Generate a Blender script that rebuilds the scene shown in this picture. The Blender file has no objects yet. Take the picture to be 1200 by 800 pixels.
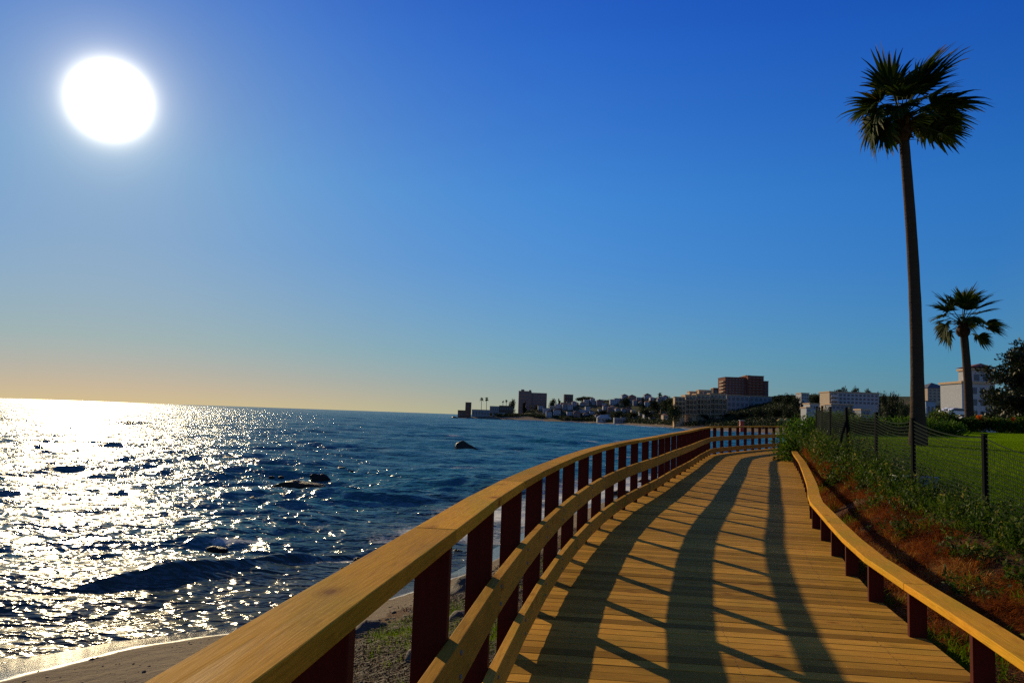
import bpy, math, random
import numpy as np
from mathutils import Vector, Matrix
random.seed(7); rng = np.random.default_rng(7)
R_ = math.radians
scene = bpy.context.scene
COL = scene.collection

# ------------------------------------------------------------------ camera and sun
F = 915.0; ROLL = math.atan(.0355); PITCH = math.atan(87.3*math.cos(ROLL)/F)
CAMZ = 4.2
def ray(px, py):
    dx, dy = px-600, py-400
    xt = dx*math.cos(ROLL)+dy*math.sin(ROLL); v = dy*math.cos(ROLL)-dx*math.sin(ROLL)
    return Vector((xt/F, math.cos(PITCH)+v/F*math.sin(PITCH), math.sin(PITCH)-v/F*math.cos(PITCH)))
def at(px, py, Y):
    d = ray(px, py); return Vector((0, 0, CAMZ)) + d*(Y/d.y)
cam = bpy.data.cameras.new('camera'); camo = bpy.data.objects.new('camera', cam); COL.objects.link(camo)
cam.sensor_width = 36; cam.lens = 36*F/1200; cam.clip_end = 60000; cam.clip_start = .05
fw = ray(600, 400).normalized(); rt = (ray(601, 400)-ray(600, 400)).normalized(); upv = rt.cross(fw)
camo.matrix_world = Matrix(((rt.x, upv.x, -fw.x, 0), (rt.y, upv.y, -fw.y, 0), (rt.z, upv.z, -fw.z, CAMZ), (0, 0, 0, 1)))
scene.camera = camo
SUN_AZ, SUN_EL = R_(-28.5), R_(18.8)
SUN = Vector((math.sin(SUN_AZ)*math.cos(SUN_EL), math.cos(SUN_AZ)*math.cos(SUN_EL), math.sin(SUN_EL)))
DISC = Vector((math.sin(SUN_AZ)*math.cos(R_(19.2)), math.cos(SUN_AZ)*math.cos(R_(19.2)), math.sin(R_(19.2))))
sl = bpy.data.lights.new('sun', 'SUN'); sl.energy = 4.6; sl.angle = R_(.53); sl.color = (1, .78, .44)
so = bpy.data.objects.new('sun', sl); COL.objects.link(so); so.rotation_euler = SUN.to_track_quat('Z', 'Y').to_euler()
so.location = (-30, 40, 60)

# ------------------------------------------------------------------ node helpers
class NT:
    def __init__(s, tree): s.t = tree; s.n = tree.nodes; s.n.clear()
    def add(s, typ, ins=None, **kw):
        nd = s.n.new(typ)
        for k, v in kw.items(): setattr(nd, k, v)
        for k, v in (ins or {}).items(): s.put(nd.inputs[k], v)
        return nd
    def put(s, sock, v):
        if isinstance(v, bpy.types.NodeSocket): s.t.links.new(v, sock)
        elif isinstance(v, (tuple, list)) and sock.type == 'RGBA' and len(v) == 3: sock.default_value = (*v, 1)
        else: sock.default_value = v
    def math(s, op, a, b=0., c=None, clamp=False):
        nd = s.add('ShaderNodeMath', {0: a, 1: b}, operation=op, use_clamp=clamp)
        if c is not None: s.put(nd.inputs[2], c)
        return nd.outputs[0]
    def vmath(s, op, a, b=None):
        nd = s.add('ShaderNodeVectorMath', {0: a}, operation=op)
        if b is not None: s.put(nd.inputs[1], b)
        return nd.outputs['Value'] if op in ('DOT_PRODUCT', 'LENGTH') else nd.outputs[0]
    def ramp(s, fac, stops, interp='LINEAR'):
        nd = s.add('ShaderNodeValToRGB', {0: fac}); cr = nd.color_ramp; cr.interpolation = interp
        while len(cr.elements) < len(stops): cr.elements.new(.5)
        for e, (p, c) in zip(cr.elements, stops):
            e.position = p; e.color = (*c, 1) if isinstance(c, tuple) else (c, c, c, 1)
        return nd.outputs[0]
    def mix(s, f, a, b, blend='MIX'):
        nd = s.add('ShaderNodeMix', data_type='RGBA', blend_type=blend)
        s.put(nd.inputs[0], f); s.put(nd.inputs[6], a); s.put(nd.inputs[7], b); return nd.outputs[2]
    def noise(s, vec, scale, detail=4., rough=.55, out=0, dist=0.):
        return s.add('ShaderNodeTexNoise', {'Vector': vec, 'Scale': scale, 'Detail': detail, 'Roughness': rough, 'Distortion': dist}).outputs[out]
    def mapr(s, v, a, b, c=0., d=1.):
        return s.add('ShaderNodeMapRange', {0: v, 1: a, 2: b, 3: c, 4: d}).outputs[0]
    def attr(s, name): return s.add('ShaderNodeAttribute', attribute_name=name).outputs['Fac']
    def scalev(s, v, sc): return s.add('ShaderNodeVectorMath', {0: v, 1: sc}, operation='MULTIPLY').outputs[0]
    def pos(s): return s.add('ShaderNodeNewGeometry').outputs['Position']
    def objc(s): return s.add('ShaderNodeTexCoord').outputs['Object']
    def uv(s): return s.add('ShaderNodeTexCoord').outputs['UV']
    def rnd(s): return s.add('ShaderNodeObjectInfo').outputs['Random']
    def bump(s, h, strength, dist, normal=None):
        nd = s.add('ShaderNodeBump', {'Height': h, 'Strength': strength, 'Distance': dist})
        if normal is not None: s.put(nd.inputs['Normal'], normal)
        return nd.outputs[0]
    def bsdf(s, col, rough=.6, spec=.3, normal=None, **kw):
        nd = s.add('ShaderNodeBsdfPrincipled', {'Base Color': col, 'Roughness': rough, 'Specular IOR Level': spec})
        if normal is not None: s.put(nd.inputs['Normal'], normal)
        for k, v in kw.items(): s.put(nd.inputs[k.replace('_', ' ')], v)
        return nd.outputs[0]
    def out(s, sh): s.t.links.new(sh, s.add('ShaderNodeOutputMaterial').inputs[0])
def mat(name):
    m = bpy.data.materials.new(name); m.use_nodes = True; return m, NT(m.node_tree)

# ------------------------------------------------------------------ world
w = bpy.data.worlds.new('World'); scene.world = w; w.use_nodes = True
n = NT(w.node_tree)
sky = n.add('ShaderNodeTexSky', sky_type='NISHITA', sun_disc=False, sun_elevation=SUN_EL, sun_rotation=SUN_AZ % (2*math.pi),
            altitude=0., air_density=1.0, dust_density=.55, ozone_density=2.2)
dirv = n.vmath('NORMALIZE', n.add('ShaderNodeTexCoord').outputs['Generated'])
dz = n.add('ShaderNodeSeparateXYZ', {0: dirv}).outputs[2]
S = n.mix(1., sky.outputs[0], (.1, .1, .1), 'MULTIPLY')
lum = n.add('ShaderNodeRGBToBW', {0: S}).outputs[0]
S = n.mix(1., S, n.math('DIVIDE', 1.0, n.math('ADD', 1., n.math('MULTIPLY', lum, 2.3))), 'MULTIPLY')      # clear air: the aureole compressed
ang = n.math('ARCCOSINE', n.math('MINIMUM', n.vmath('DOT_PRODUCT', dirv, tuple(DISC)), 1.))
deg = n.math('MULTIPLY', ang, 180/math.pi)
elev = n.mapr(dz, 0., 1.)
tint_ = n.ramp(elev, [(0.0, (1.02, 1.45, 1.95)), (0.0175, (0.98, 1.32, 1.9)), (0.0375, (0.88, 1.25, 1.85)), (0.075, (0.7, 1.24, 1.8)), (0.19, (0.44, 1.08, 1.95)), (0.275, (0.34, 1.05, 2.0)), (0.35, (0.27, 0.88, 1.95)), (0.44, (0.18, 0.72, 1.95)), (0.5, (0.14, 0.6, 1.85)), (0.62, (0.42, 0.72, 1.45)), (0.8, (0.62, 0.78, 1.3))])
side_ = n.ramp(n.mapr(deg, 0., 90.), [(0., (1.5, .97, .86)), (.06, (1.4, .98, .92)), (.13, (1.25, 1., .98)), (.34, (1., 1., 1.)), (.65, (.6, .85, .93)), (.85, (1.1, .95, .9)), (1., (1.5, 1.05, .85))])
tint_ = n.mix(1., tint_, side_, 'MULTIPLY')
skyc = n.mix(1., S, tint_, 'MULTIPLY')
core = n.math('MULTIPLY', n.math('EXPONENT', n.math('MULTIPLY', n.math('POWER', n.math('DIVIDE', deg, 1.35), 2.), -1.)), 16.)
au1 = n.math('MULTIPLY', n.math('EXPONENT', n.math('DIVIDE', deg, -1.25)), 2.4)
au2 = n.math('MULTIPLY', n.math('EXPONENT', n.math('DIVIDE', deg, -5.5)), .16)
glow = n.mix(1., (1., .90, .68), n.math('ADD', core, au1), 'MULTIPLY')
glow2 = n.mix(1., (1.1, .98, .80), au2, 'MULTIPLY')
tot = n.mix(1., n.mix(1., n.mix(1., skyc, (10., 10., 10.), 'MULTIPLY'), n.mix(1., glow, (10., 10., 10.), 'MULTIPLY'), 'ADD'), n.mix(1., glow2, (10., 10., 10.), 'MULTIPLY'), 'ADD')
for nd in n.n:
    if nd.type == 'MIX': nd.clamp_result = False
bg = n.add('ShaderNodeBackground', {'Color': tot, 'Strength': .1})
n.t.links.new(bg.outputs[0], n.add('ShaderNodeOutputWorld').inputs[0])

# ------------------------------------------------------------------ mesh builder
class MB:
    def __init__(s): s.v = []; s.f = []; s.uv = []; s.t = []
    def hexa(s, p, uv=None, tint=.5):
        b = len(s.v); s.v += [tuple(q) for q in p]
        s.uv += uv if uv else [(q[0], q[1]+q[2]) for q in p]
        for q in ((0, 3, 2, 1), (4, 5, 6, 7), (0, 1, 5, 4), (1, 2, 6, 5), (2, 3, 7, 6), (3, 0, 4, 7)):
            s.f.append(tuple(b+i for i in q)); s.t.append(tint)
    def box(s, x0, x1, y0, y1, z0, z1, tint=.5):
        s.hexa([(x0, y0, z0), (x1, y0, z0), (x1, y1, z0), (x0, y1, z0), (x0, y0, z1), (x1, y0, z1), (x1, y1, z1), (x0, y1, z1)], tint=tint); return s
    def board(s, a, b, na, nb, o0, o1, z0, z1, tint=.5, ro=None, rv=None):
        """board from a to b (3D points); na/nb mitre offset directions (2D, scaled); o0..o1 lateral range; z0..z1 vertical range"""
        ro = random.uniform(0, 60) if ro is None else ro; rv = ro*1.7 if rv is None else rv
        L = (Vector(b)-Vector(a)).length
        P = lambda c, m, o, z: (c[0]+m[0]*o, c[1]+m[1]*o, c[2]+z)
        pts = [P(a, na, o0, z0), P(a, na, o1, z0), P(b, nb, o1, z0), P(b, nb, o0, z0), P(a, na, o0, z1), P(a, na, o1, z1), P(b, nb, o1, z1), P(b, nb, o0, z1)]
        uv = [(ro+l, rv+o+z) for l, o, z in ((0, o0, z0), (0, o1, z0), (L, o1, z0), (L, o0, z0), (0, o0, z1), (0, o1, z1), (L, o1, z1), (L, o0, z1))]
        s.hexa(pts, uv, tint)
    def poly(s, pts, tint=.5):
        b = len(s.v); s.v += [tuple(q) for q in pts]; s.uv += [(q[0], q[1]) for q in pts]
        s.f.append(tuple(range(b, b+len(pts)))); s.t.append(tint)
    def tube(s, pts, radii, sides=8, cap=True, tint=.5):
        b = len(s.v); pts = [Vector(p) for p in pts]
        for i, p in enumerate(pts):
            d = (pts[min(i+1, len(pts)-1)]-pts[max(i-1, 0)]).normalized()
            ref = Vector((1, 0, 0)) if abs(d.x) < .9 else Vector((0, 1, 0))
            ex = (ref - d*ref.dot(d)).normalized(); ey = d.cross(ex)
            for k in range(sides):
                a = 2*math.pi*k/sides; q = p+(ex*math.cos(a)+ey*math.sin(a))*radii[i]
                s.v.append(tuple(q)); s.uv.append((k/sides, q.z))
        for i in range(len(pts)-1):
            for k in range(sides):
                k2 = (k+1) % sides
                s.f.append((b+i*sides+k, b+i*sides+k2, b+(i+1)*sides+k2, b+(i+1)*sides+k)); s.t.append(tint)
        if cap:
            s.f.append(tuple(b+k for k in reversed(range(sides)))); s.t.append(tint)
            s.f.append(tuple(b+(len(pts)-1)*sides+k for k in range(sides))); s.t.append(tint)
    def build(s, name, m, parent=None, loc=None, smooth=False, bevel=0.):
        return link(name, np.array(s.v, float), s.f, m, parent, loc, smooth, np.array(s.uv), np.array(s.t), bevel)
def link(name, v, f, m, parent=None, loc=None, smooth=False, uv=None, tint=None, bevel=0.):
    me = bpy.data.meshes.new(name)
    if loc is not None: v = v-np.array(loc)
    if isinstance(f, np.ndarray):
        k = f.shape[1]
        me.vertices.add(len(v)); me.vertices.foreach_set('co', v.astype(np.float32).ravel())
        me.loops.add(f.size); me.loops.foreach_set('vertex_index', f.astype(np.int32).ravel())
        me.polygons.add(len(f)); me.polygons.foreach_set('loop_start', (np.arange(len(f))*k).astype(np.int32))
        me.polygons.foreach_set('loop_total', np.full(len(f), k, np.int32)); me.update(calc_edges=True)
    else: me.from_pydata([tuple(q) for q in v], [], f); me.update()
    if uv is not None:
        li = np.empty(len(me.loops), np.int32); me.loops.foreach_get('vertex_index', li)
        me.uv_layers.new(name='UV').data.foreach_set('uv', np.asarray(uv, np.float32)[li].ravel())
    if tint is not None:
        a = me.attributes.new('tint', 'FLOAT', 'FACE'); a.data.foreach_set('value', np.asarray(tint, np.float32))
    me.materials.append(m)
    if smooth: me.polygons.foreach_set('use_smooth', np.ones(len(me.polygons), bool))
    o = bpy.data.objects.new(name, me); COL.objects.link(o)
    if parent is not None:
        o.parent = parent
        if loc is None: o.matrix_parent_inverse = parent.matrix_basis.inverted()
    elif loc is not None: o.location = loc
    if bevel:
        bm = o.modifiers.new('bevel', 'BEVEL'); bm.width = bevel; bm.segments = 2; bm.limit_method = 'ANGLE'
    return o
def vattr(o, name, val):
    a = o.data.attributes.new(name, 'FLOAT', 'POINT'); a.data.foreach_set('value', np.asarray(val, np.float32))
def tag(o, label, cat, group=None, kind=None):
    o['label'] = label; o['category'] = cat
    if group: o['group'] = group
    if kind: o['kind'] = kind
    return o
def empty(name, loc, rz=0.):
    o = bpy.data.objects.new(name, None); COL.objects.link(o); o.location = loc; o.rotation_euler = (0, 0, rz); o.empty_display_size = .2
    return o
ORD = 'first second third fourth fifth sixth seventh eighth ninth tenth eleventh twelfth thirteenth fourteenth fifteenth sixteenth seventeenth eighteenth nineteenth twentieth'.split()
def nth(i):
    if i < 20: return ORD[i]
    tens = {2: 'twenty', 3: 'thirty', 4: 'forty', 5: 'fifty', 6: 'sixty', 7: 'seventy', 8: 'eighty'}
    i += 1; return (tens[i//10]+'-'+ORD[i % 10-1]) if i % 10 else {30: 'thirtieth', 40: 'fortieth', 50: 'fiftieth', 60: 'sixtieth', 70: 'seventieth', 80: 'eightieth'}[i]
def sstep(a, b, x):
    t = np.clip((x-a)/(b-a), 0, 1); return t*t*(3-2*t)

# value noise (numpy)
_P = rng.permutation(4096); _G = rng.random(4096)
def vnoise(x, y, oct=4, seed=0):
    x = np.asarray(x, float); y = np.asarray(y, float); r = np.zeros(np.broadcast(x, y).shape); a = .5; tot = 0
    for o in range(oct):
        xi = np.floor(x).astype(int); yi = np.floor(y).astype(int); fx = x-xi; fy = y-yi
        fx = fx*fx*(3-2*fx); fy = fy*fy*(3-2*fy)
        h = lambda i, j: _G[_P[(_P[(i+seed*37) & 4095]+j) & 4095]]
        r += a*((h(xi, yi)*(1-fx)+h(xi+1, yi)*fx)*(1-fy)+(h(xi, yi+1)*(1-fx)+h(xi+1, yi+1)*fx)*fy); tot += a
        a *= .5; x = x*2.03+17; y = y*2.03+31
    return r/tot

# ------------------------------------------------------------------ plan of the place
RAIL = np.array([(-1.05, -5.0), (-.62, -1.0), (-.37, 1.35), (-.22, 2.55), (0.0, 4.4), (.16, 5.5), (.34, 6.6), (.58, 7.9), (.95, 9.6), (1.42, 11.4), (1.95, 13.2),
                 (2.5, 14.8), (3.28, 17.0), (4.09, 19.5), (4.95, 22.0), (5.79, 24.5), (6.65, 27.2), (8.35, 32.2), (9.35, 34.0), (11.0, 36.6), (13.1, 39.8), (15.4, 43.0), (18.5, 47.0)])
CURB = np.array([(2.0, -5.0), (2.25, -1.0), (2.52, 2.4), (2.74, 4.1), (2.94, 5.0), (3.16, 6.25), (3.40, 7.5), (3.78, 9.0), (4.27, 10.7), (4.78, 12.5), (5.72, 15.0), (7.05, 18.8), (8.5, 23.0), (10.0, 27.6), (11.5, 32.0), (12.6, 34.6), (14.6, 38.0), (17.3, 41.6), (20.6, 45.6)])
FENCE = [(5.4, 4.6), (5.85, 7.6), (6.36, 10.5), (6.90, 13.4), (7.62, 16.3), (8.30, 19.2), (9.05, 22.1), (9.95, 25.0), (10.9, 27.8), (12.1, 30.6)]
SHORE = np.array([(-60, -300), (-30, -60), (-16, -10), (-11, 7), (-8.2, 12.6), (-6.9, 14.2), (-5, 15.5), (-3.3, 17.6), (-1.6, 20.6), (-.4, 25), (1.2, 31), (3.2, 37), (6, 44.5), (9.5, 51), (15, 58), (24, 70),
                  (45, 95), (85, 130), (125, 190), (150, 280), (145, 390), (118, 488), (112, 540), (110, 585), (104, 680), (92, 765), (70, 812), (30, 830), (-6, 836), (-35, 844), (-52, 850), (-58, 862), (-50, 885), (-10, 940), (60, 1050), (200, 1300), (900, 2600)], float)
LAND = np.vstack([SHORE, [(4000, 2600), (4000, -300)]])
def segdist(poly, x, y):
    """distance to an open polyline and the side (positive = right of travel)"""
    best = np.full(x.shape, 1e18); side = np.zeros(x.shape)
    for (ax, ay), (bx, by) in zip(poly[:-1], poly[1:]):
        dx, dy = bx-ax, by-ay; L2 = dx*dx+dy*dy
        t = np.clip(((x-ax)*dx+(y-ay)*dy)/L2, 0, 1); ex = x-ax-t*dx; ey = y-ay-t*dy; d = ex*ex+ey*ey
        m = d < best; best = np.where(m, d, best); side = np.where(m, (x-ax)*dy-(y-ay)*dx, side)
    return np.sqrt(best), np.sign(side)
def inside(poly, x, y):
    c = np.zeros(x.shape, bool); q = np.roll(poly, 1, 0)
    for (ax, ay), (bx, by) in zip(poly, q):
        k = ((ay > y) != (by > y)) & (x < (bx-ax)*(y-ay)/(by-ay+1e-12)+ax); c ^= k
    return c
def shore_d(x, y):
    d, _ = segdist(SHORE, x, y); return np.where(inside(LAND, x, y), d, -d)
def zd(y): return 2.6+.0125*np.maximum(0, np.asarray(y, float)-8)     # deck level
def lawn_z(x, y):
    q = np.maximum(.045*(y-10.5)+.03*(x-6.4), -1.); return 2.95+1.55*(1-np.exp(-q/1.25))
FEN = np.array([(4.6, 0.), *FENCE, (14, 34.5), (18, 39), (24, 44)])
def ground_z(x, y, full=False):
    x = np.asarray(x, float); y = np.asarray(y, float)
    s = shore_d(x, y); du, su = segdist(RAIL, x, y); dc, sc = segdist(CURB, x, y); df, sf = segdist(FEN, x, y)
    u = du*su; c = dc*sc; f = df*sf
    jit = (vnoise(x*.9, y*.9, 4, 1)-.5)
    sp = np.maximum(s, 0); t = sp/(sp+np.maximum(-u, 0)+1e-6)
    z_left = (zd(y)-.5)*(.62*t+.38*t**3) + jit*.22*np.clip(t*1.2-.25, 0, 1) + (vnoise(x*5, y*5, 3, 2)-.5)*.05*np.clip(t*1.5-.4, 0, 1)
    lw = lawn_z(x, y)
    k = np.clip(c/(c+np.maximum(-f, 0)+1e-6), 0, 1)
    z_bank = zd(y)-.28+(lw-zd(y)+.28)*sstep(0, 1, k)+jit*.35*np.sin(np.pi*k)
    near = np.where(u < 0, z_left, np.where(c < 0, zd(y)-.5, np.where(f < 0, z_bank, lw+(vnoise(x*.15, y*.15, 2, 3)-.5)*.12)))
    hill = 3.0*sstep(0, 26, sp)+24*sstep(15, 140, sp)+9*sstep(130, 420, sp)+(vnoise(x*.012, y*.012, 4, 4)-.5)*6*sstep(30, 120, sp)
    flat = 4.3*sstep(0, 22, sp)+16*sstep(220, 520, np.hypot(x, y))*sstep(30, 150, sp)
    hill = hill*sstep(300, 520, y-.2*x)+(1-sstep(300, 520, y-.2*x))*flat
    z = near+(hill-near)*sstep(44, 62, y+.0*x)
    z = np.where(s < 0, np.maximum(s*.14, -4.), z)
    return (z, s, u, c, f) if full else z

# ------------------------------------------------------------------ materials
def wood_mat(name, a, b, c, gloss=.5, knots=True):
    m, n = mat(name); uv = n.uv(); tint = n.attr('tint')
    g1 = n.noise(n.scalev(uv, (2.2, 24., 1.)), 1., 5, .6, dist=1.1)
    g2 = n.noise(n.scalev(uv, (6., 130., 1.)), 1., 3, .6)
    bl = n.noise(n.scalev(uv, (1.6, 3.0, 1.)), 1., 3, .5)
    col = n.mix(n.ramp(g1, [(.3, 0.), (.7, 1.)]), a, b)
    col = n.mix(n.math('MULTIPLY', n.ramp(bl, [(.45, 0.), (.75, 1.)]), .75), col, c)
    col = n.mix(n.math('MULTIPLY', n.ramp(g2, [(.35, 1.), (.55, 0.)]), .35), col, (a[0]*.35, a[1]*.3, a[2]*.3))
    if knots:
        vo = n.add('ShaderNodeTexVoronoi', {'Vector': n.scalev(uv, (3.4, 6.5, 1.)), 'Scale': 1., 'Randomness': .9})
        pick_ = n.ramp(n.add('ShaderNodeSeparateColor', {0: vo.outputs['Color']}).outputs[0], [(.44, 1.), (.46, 0.)])
        dd = n.math('ADD', vo.outputs['Distance'], n.math('MULTIPLY', g1, .05))
        kn = n.math('MULTIPLY', pick_, n.ramp(dd, [(.08, 1.), (.13, .55), (.30, 0.)]))
        col = n.mix(n.math('MULTIPLY', kn, .85), col, (a[0]*.32, a[1]*.20, a[2]*.2))
        ring = n.math('MULTIPLY', n.math('MULTIPLY', pick_, n.ramp(dd, [(.15, 1.), (.6, 0.)])), n.math('MULTIPLY', n.math('SINE', n.math('MULTIPLY', dd, 75.)), .22))
        col = n.mix(n.math('MAXIMUM', ring, 0.), col, (a[0]*.4, a[1]*.3, a[2]*.3))
    col = n.mix(1., col, n.ramp(tint, [(0., .55), (.5, .97), (1., 1.3)]), 'MULTIPLY')
    nb = n.bump(n.math('ADD', g1, n.math('MULTIPLY', g2, .6)), .35, .004)
    n.out(n.bsdf(col, n.mapr(g1, .3, .7, gloss-.08, gloss+.15), .012, nb)); return m
M = {}
M['cap'] = wood_mat('pine_cap', (.61, .282, .026), (.74, .360, .034), (.42, .285, .022), .6)
M['rail'] = wood_mat('pine_rail', (.52, .250, .036), (.62, .318, .045), (.34, .235, .03), .55)
M['deck'] = wood_mat('pine_deck', (.47, .232, .036), (.58, .305, .047), (.32, .205, .032), .6, True)
m, n = mat('red_brown_stain'); g = n.noise(n.scalev(n.objc(), (30, 30, 2.)), 1., 4)
n.out(n.bsdf(n.mix(g, (.095, .013, .007), (.055, .008, .005)), .6, .08, n.bump(g, .3, .004))); M['post'] = m

# sand
m, n = mat('sand'); p = n.pos(); wet = n.attr('wet')
a1 = n.noise(p, .8, 5); a2 = n.noise(p, 9., 4, .7); a3 = n.noise(p, 60., 2)
col = n.mix(a1, (.20, .150, .095), (.15, .112, .07)); col = n.mix(n.ramp(a2, [(.62, 0.), (.72, 1.)]), col, (.08, .06, .04))
edgef = n.attr('edge'); wetc = n.mix(wet, col, n.mix(1., col, (.36, .36, .38), 'MULTIPLY'))
foot = n.noise(p, 2.6, 3, .5)
hgt = n.math('ADD', n.math('MULTIPLY', a3, .25), n.math('ADD', a2, n.math('MULTIPLY', foot, 2.2)))
nb = n.bump(hgt, n.mapr(wet, 0., 1., .8, .06), .05)
wetc = n.mix(n.math('MULTIPLY', edgef, n.ramp(a2, [(.3, .4), (.6, 1.)])), wetc, (.75, .75, .72))
n.out(n.bsdf(wetc, n.mapr(wet, .3, 1., .9, .10), n.mapr(wet, .2, 1., .05, .6), nb)); M['sand'] = m
# earth bank
m, n = mat('earth'); p = n.pos()
a1 = n.noise(p, 1.3, 5); a2 = n.noise(p, 14., 5, .7); a3 = n.noise(p, 70., 3)
col = n.mix(a1, (.11, .045, .016), (.15, .07, .028)); col = n.mix(n.ramp(a2, [(.4, 0.), (.65, 1.)]), col, (.05, .024, .010))
n.out(n.bsdf(col, .9, .1, n.bump(n.math('ADD', a2, n.math('MULTIPLY', a3, .4)), 1., .07))); M['earth'] = m
# lawn
m, n = mat('lawn'); p = n.pos()
a1 = n.noise(p, .35, 4); a2 = n.noise(n.scalev(p, (1., 1., .2)), 22., 4, .7); a3 = n.noise(p, 3., 3)
col = n.mix(a1, (.115, .215, .004), (.155, .26, .006)); col = n.mix(n.ramp(a2, [(.35, 0.), (.7, 1.)]), col, (.19, .30, .008)); col = n.mix(n.math('MULTIPLY', a3, .4), col, (.06, .11, .004))
n.out(n.bsdf(col, .9, 0., n.bump(n.math('ADD', a2, a3), .9, .05))); M['lawn'] = m
# hillside
m, n = mat('hillside'); p = n.pos()
a1 = n.noise(p, .03, 5); a2 = n.noise(p, .25, 5, .65)
col = n.mix(n.ramp(a1, [(.4, 0.), (.6, 1.)]), (.05, .065, .028), (.105, .085, .05)); col = n.mix(n.ramp(a2, [(.4, 0.), (.7, 1.)]), col, (.03, .045, .02))
n.out(n.bsdf(col, .95, .05, n.bump(a2, 1., 1.5))); M['hill'] = m

def leaf_mat(name, stops, rough=.5, trans=.35, spec=.3, per_object=.25):
    m, n = mat(name); t = n.attr('tint'); c = n.ramp(t, stops)
    r = n.rnd(); c = n.mix(1., c, n.ramp(r, [(0., 1-per_object), (1., 1+per_object)]), 'MULTIPLY')
    d = n.bsdf(c, rough, spec); tr = n.add('ShaderNodeBsdfTranslucent', {0: n.mix(1., c, (1.25, 1.2, .6), 'MULTIPLY')}).outputs[0]
    n.out(n.add('ShaderNodeMixShader', {0: trans, 1: d, 2: tr}).outputs[0]); return m
M['frond'] = leaf_mat('palm_frond', [(0., (.012, .025, .007)), (.55, (.03, .055, .012)), (.85, (.07, .085, .02)), (1., (.16, .12, .03))], .6, .32, .05)
M['frond_dead'] = leaf_mat('palm_boots', [(0., (.05, .022, .012)), (1., (.14, .06, .03))], .7, .05, .1)
M['shrub'] = leaf_mat('shrub_leaf', [(0., (.02, .04, .006)), (.6, (.045, .085, .010)), (.9, (.09, .125, .02)), (1., (.24, .2, .06))], .6, .35, .08)
M['hedge'] = leaf_mat('hedge_leaf', [(0., (.02, .05, .006)), (.6, (.045, .10, .012)), (1., (.09, .16, .02))], .6, .45, .08)
M['cypress'] = leaf_mat('cypress_leaf', [(0., (.006, .014, .006)), (.7, (.016, .028, .01)), (1., (.05, .04, .015))], .6, .12)
M['tree'] = leaf_mat('far_leaf', [(0., (.014, .022, .011)), (.6, (.032, .046, .018)), (1., (.07, .075, .03))], .7, .12, .1, .35)
M['flower'] = leaf_mat('orange_flower', [(0., (.5, .07, .01)), (1., (.75, .22, .02))], .5, .4)
M['yellow'] = leaf_mat('yellow_flower', [(0., (.55, .40, .05)), (1., (.75, .6, .15))], .5, .4)
M['dry'] = leaf_mat('dry_grass', [(0., (.10, .022, .004)), (.5, (.32, .080, .010)), (.85, (.44, .15, .025)), (1., (.5, .28, .08))], .7, .35, .05)
M['litter'] = leaf_mat('dry_litter', [(0., (.022, .012, .006)), (.65, (.075, .038, .016)), (.9, (.15, .085, .035)), (1., (.26, .17, .09))], .7, .1, .2)
M['blade'] = leaf_mat('grass_blade', [(0., (.06, .12, .003)), (.7, (.14, .24, .006)), (1., (.20, .22, .02))], .6, .4, .0)
m, n = mat('palm_bark'); p = n.objc(); a1 = n.noise(n.scalev(p, (3., 3., 14.)), 1., 5, .65)
n.out(n.bsdf(n.mix(a1, (.042, .025, .017), (.085, .052, .034)), .85, .1, n.bump(a1, 1., .05))); M['bark'] = m
m, n = mat('rock'); p = n.objc(); a1 = n.noise(p, 1.5, 6, .65); a2 = n.noise(p, 9., 5, .7); r = n.rnd()
c = n.mix(a1, (.016, .014, .012), (.042, .035, .028)); c = n.mix(1., c, n.ramp(r, [(0., .7), (1., 1.4)]), 'MULTIPLY')
n.out(n.bsdf(c, n.mapr(a1, .3, .7, .4, .7), .2, n.bump(n.math('ADD', a1, n.math('MULTIPLY', a2, .6)), 1., .2))); M['rock'] = m
m, n = mat('boulder'); p = n.objc(); a1 = n.noise(p, 3., 6, .65); a2 = n.noise(p, 22., 5, .7); r = n.rnd()
c = n.mix(a1, (.05, .042, .037), (.12, .095, .078)); c = n.mix(1., c, n.ramp(r, [(0., .6), (1., 1.25)]), 'MULTIPLY')
n.out(n.bsdf(c, .8, .2, n.bump(n.math('ADD', a1, n.math('MULTIPLY', a2, .5)), .8, .04))); M['boulder'] = m
def plain(name, c, rough=.7, spec=.2, var=.12, sc=1.2, **kw):
    m, n = mat(name); a = n.noise(n.objc(), sc, 5, .6)
    lo = tuple(x*(1-var*1.5) for x in c); hi = tuple(x*(1+var) for x in c)
    n.out(n.bsdf(n.mix(a, lo, hi), rough, spec, **kw)); M[name] = m; return m
plain('fence_post', (.006, .008, .010), .8, .02); plain('fence_net', (.012, .022, .017), .8, .03)
plain('white_wall', (.42, .42, .43), .9, .05); plain('cream_wall', (.44, .35, .26), .9, .05); plain('grey_wall', (.25, .26, .28), .9, .05); plain('pink_wall', (.27, .165, .145), .9, .05)
plain('brick_wall', (.17, .07, .05), .9, .05); plain('stone_wall', (.13, .09, .07), .9, .05); plain('tile_roof', (.24, .09, .05)); plain('grey_roof', (.10, .10, .11))
plain('village_white', (.40, .41, .45), .9, .05); plain('window_dark', (.10, .11, .13), .3, .3); plain('straw', (.42, .26, .09)); plain('pale_blue', (.22, .32, .42), .4); plain('red_paint', (.35, .05, .04), .5)
plain('car_white', (.75, .75, .75), .25, .5); plain('tyre', (.02, .02, .02), .8); plain('terrace', (.52, .36, .22), .9, .05)
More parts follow.
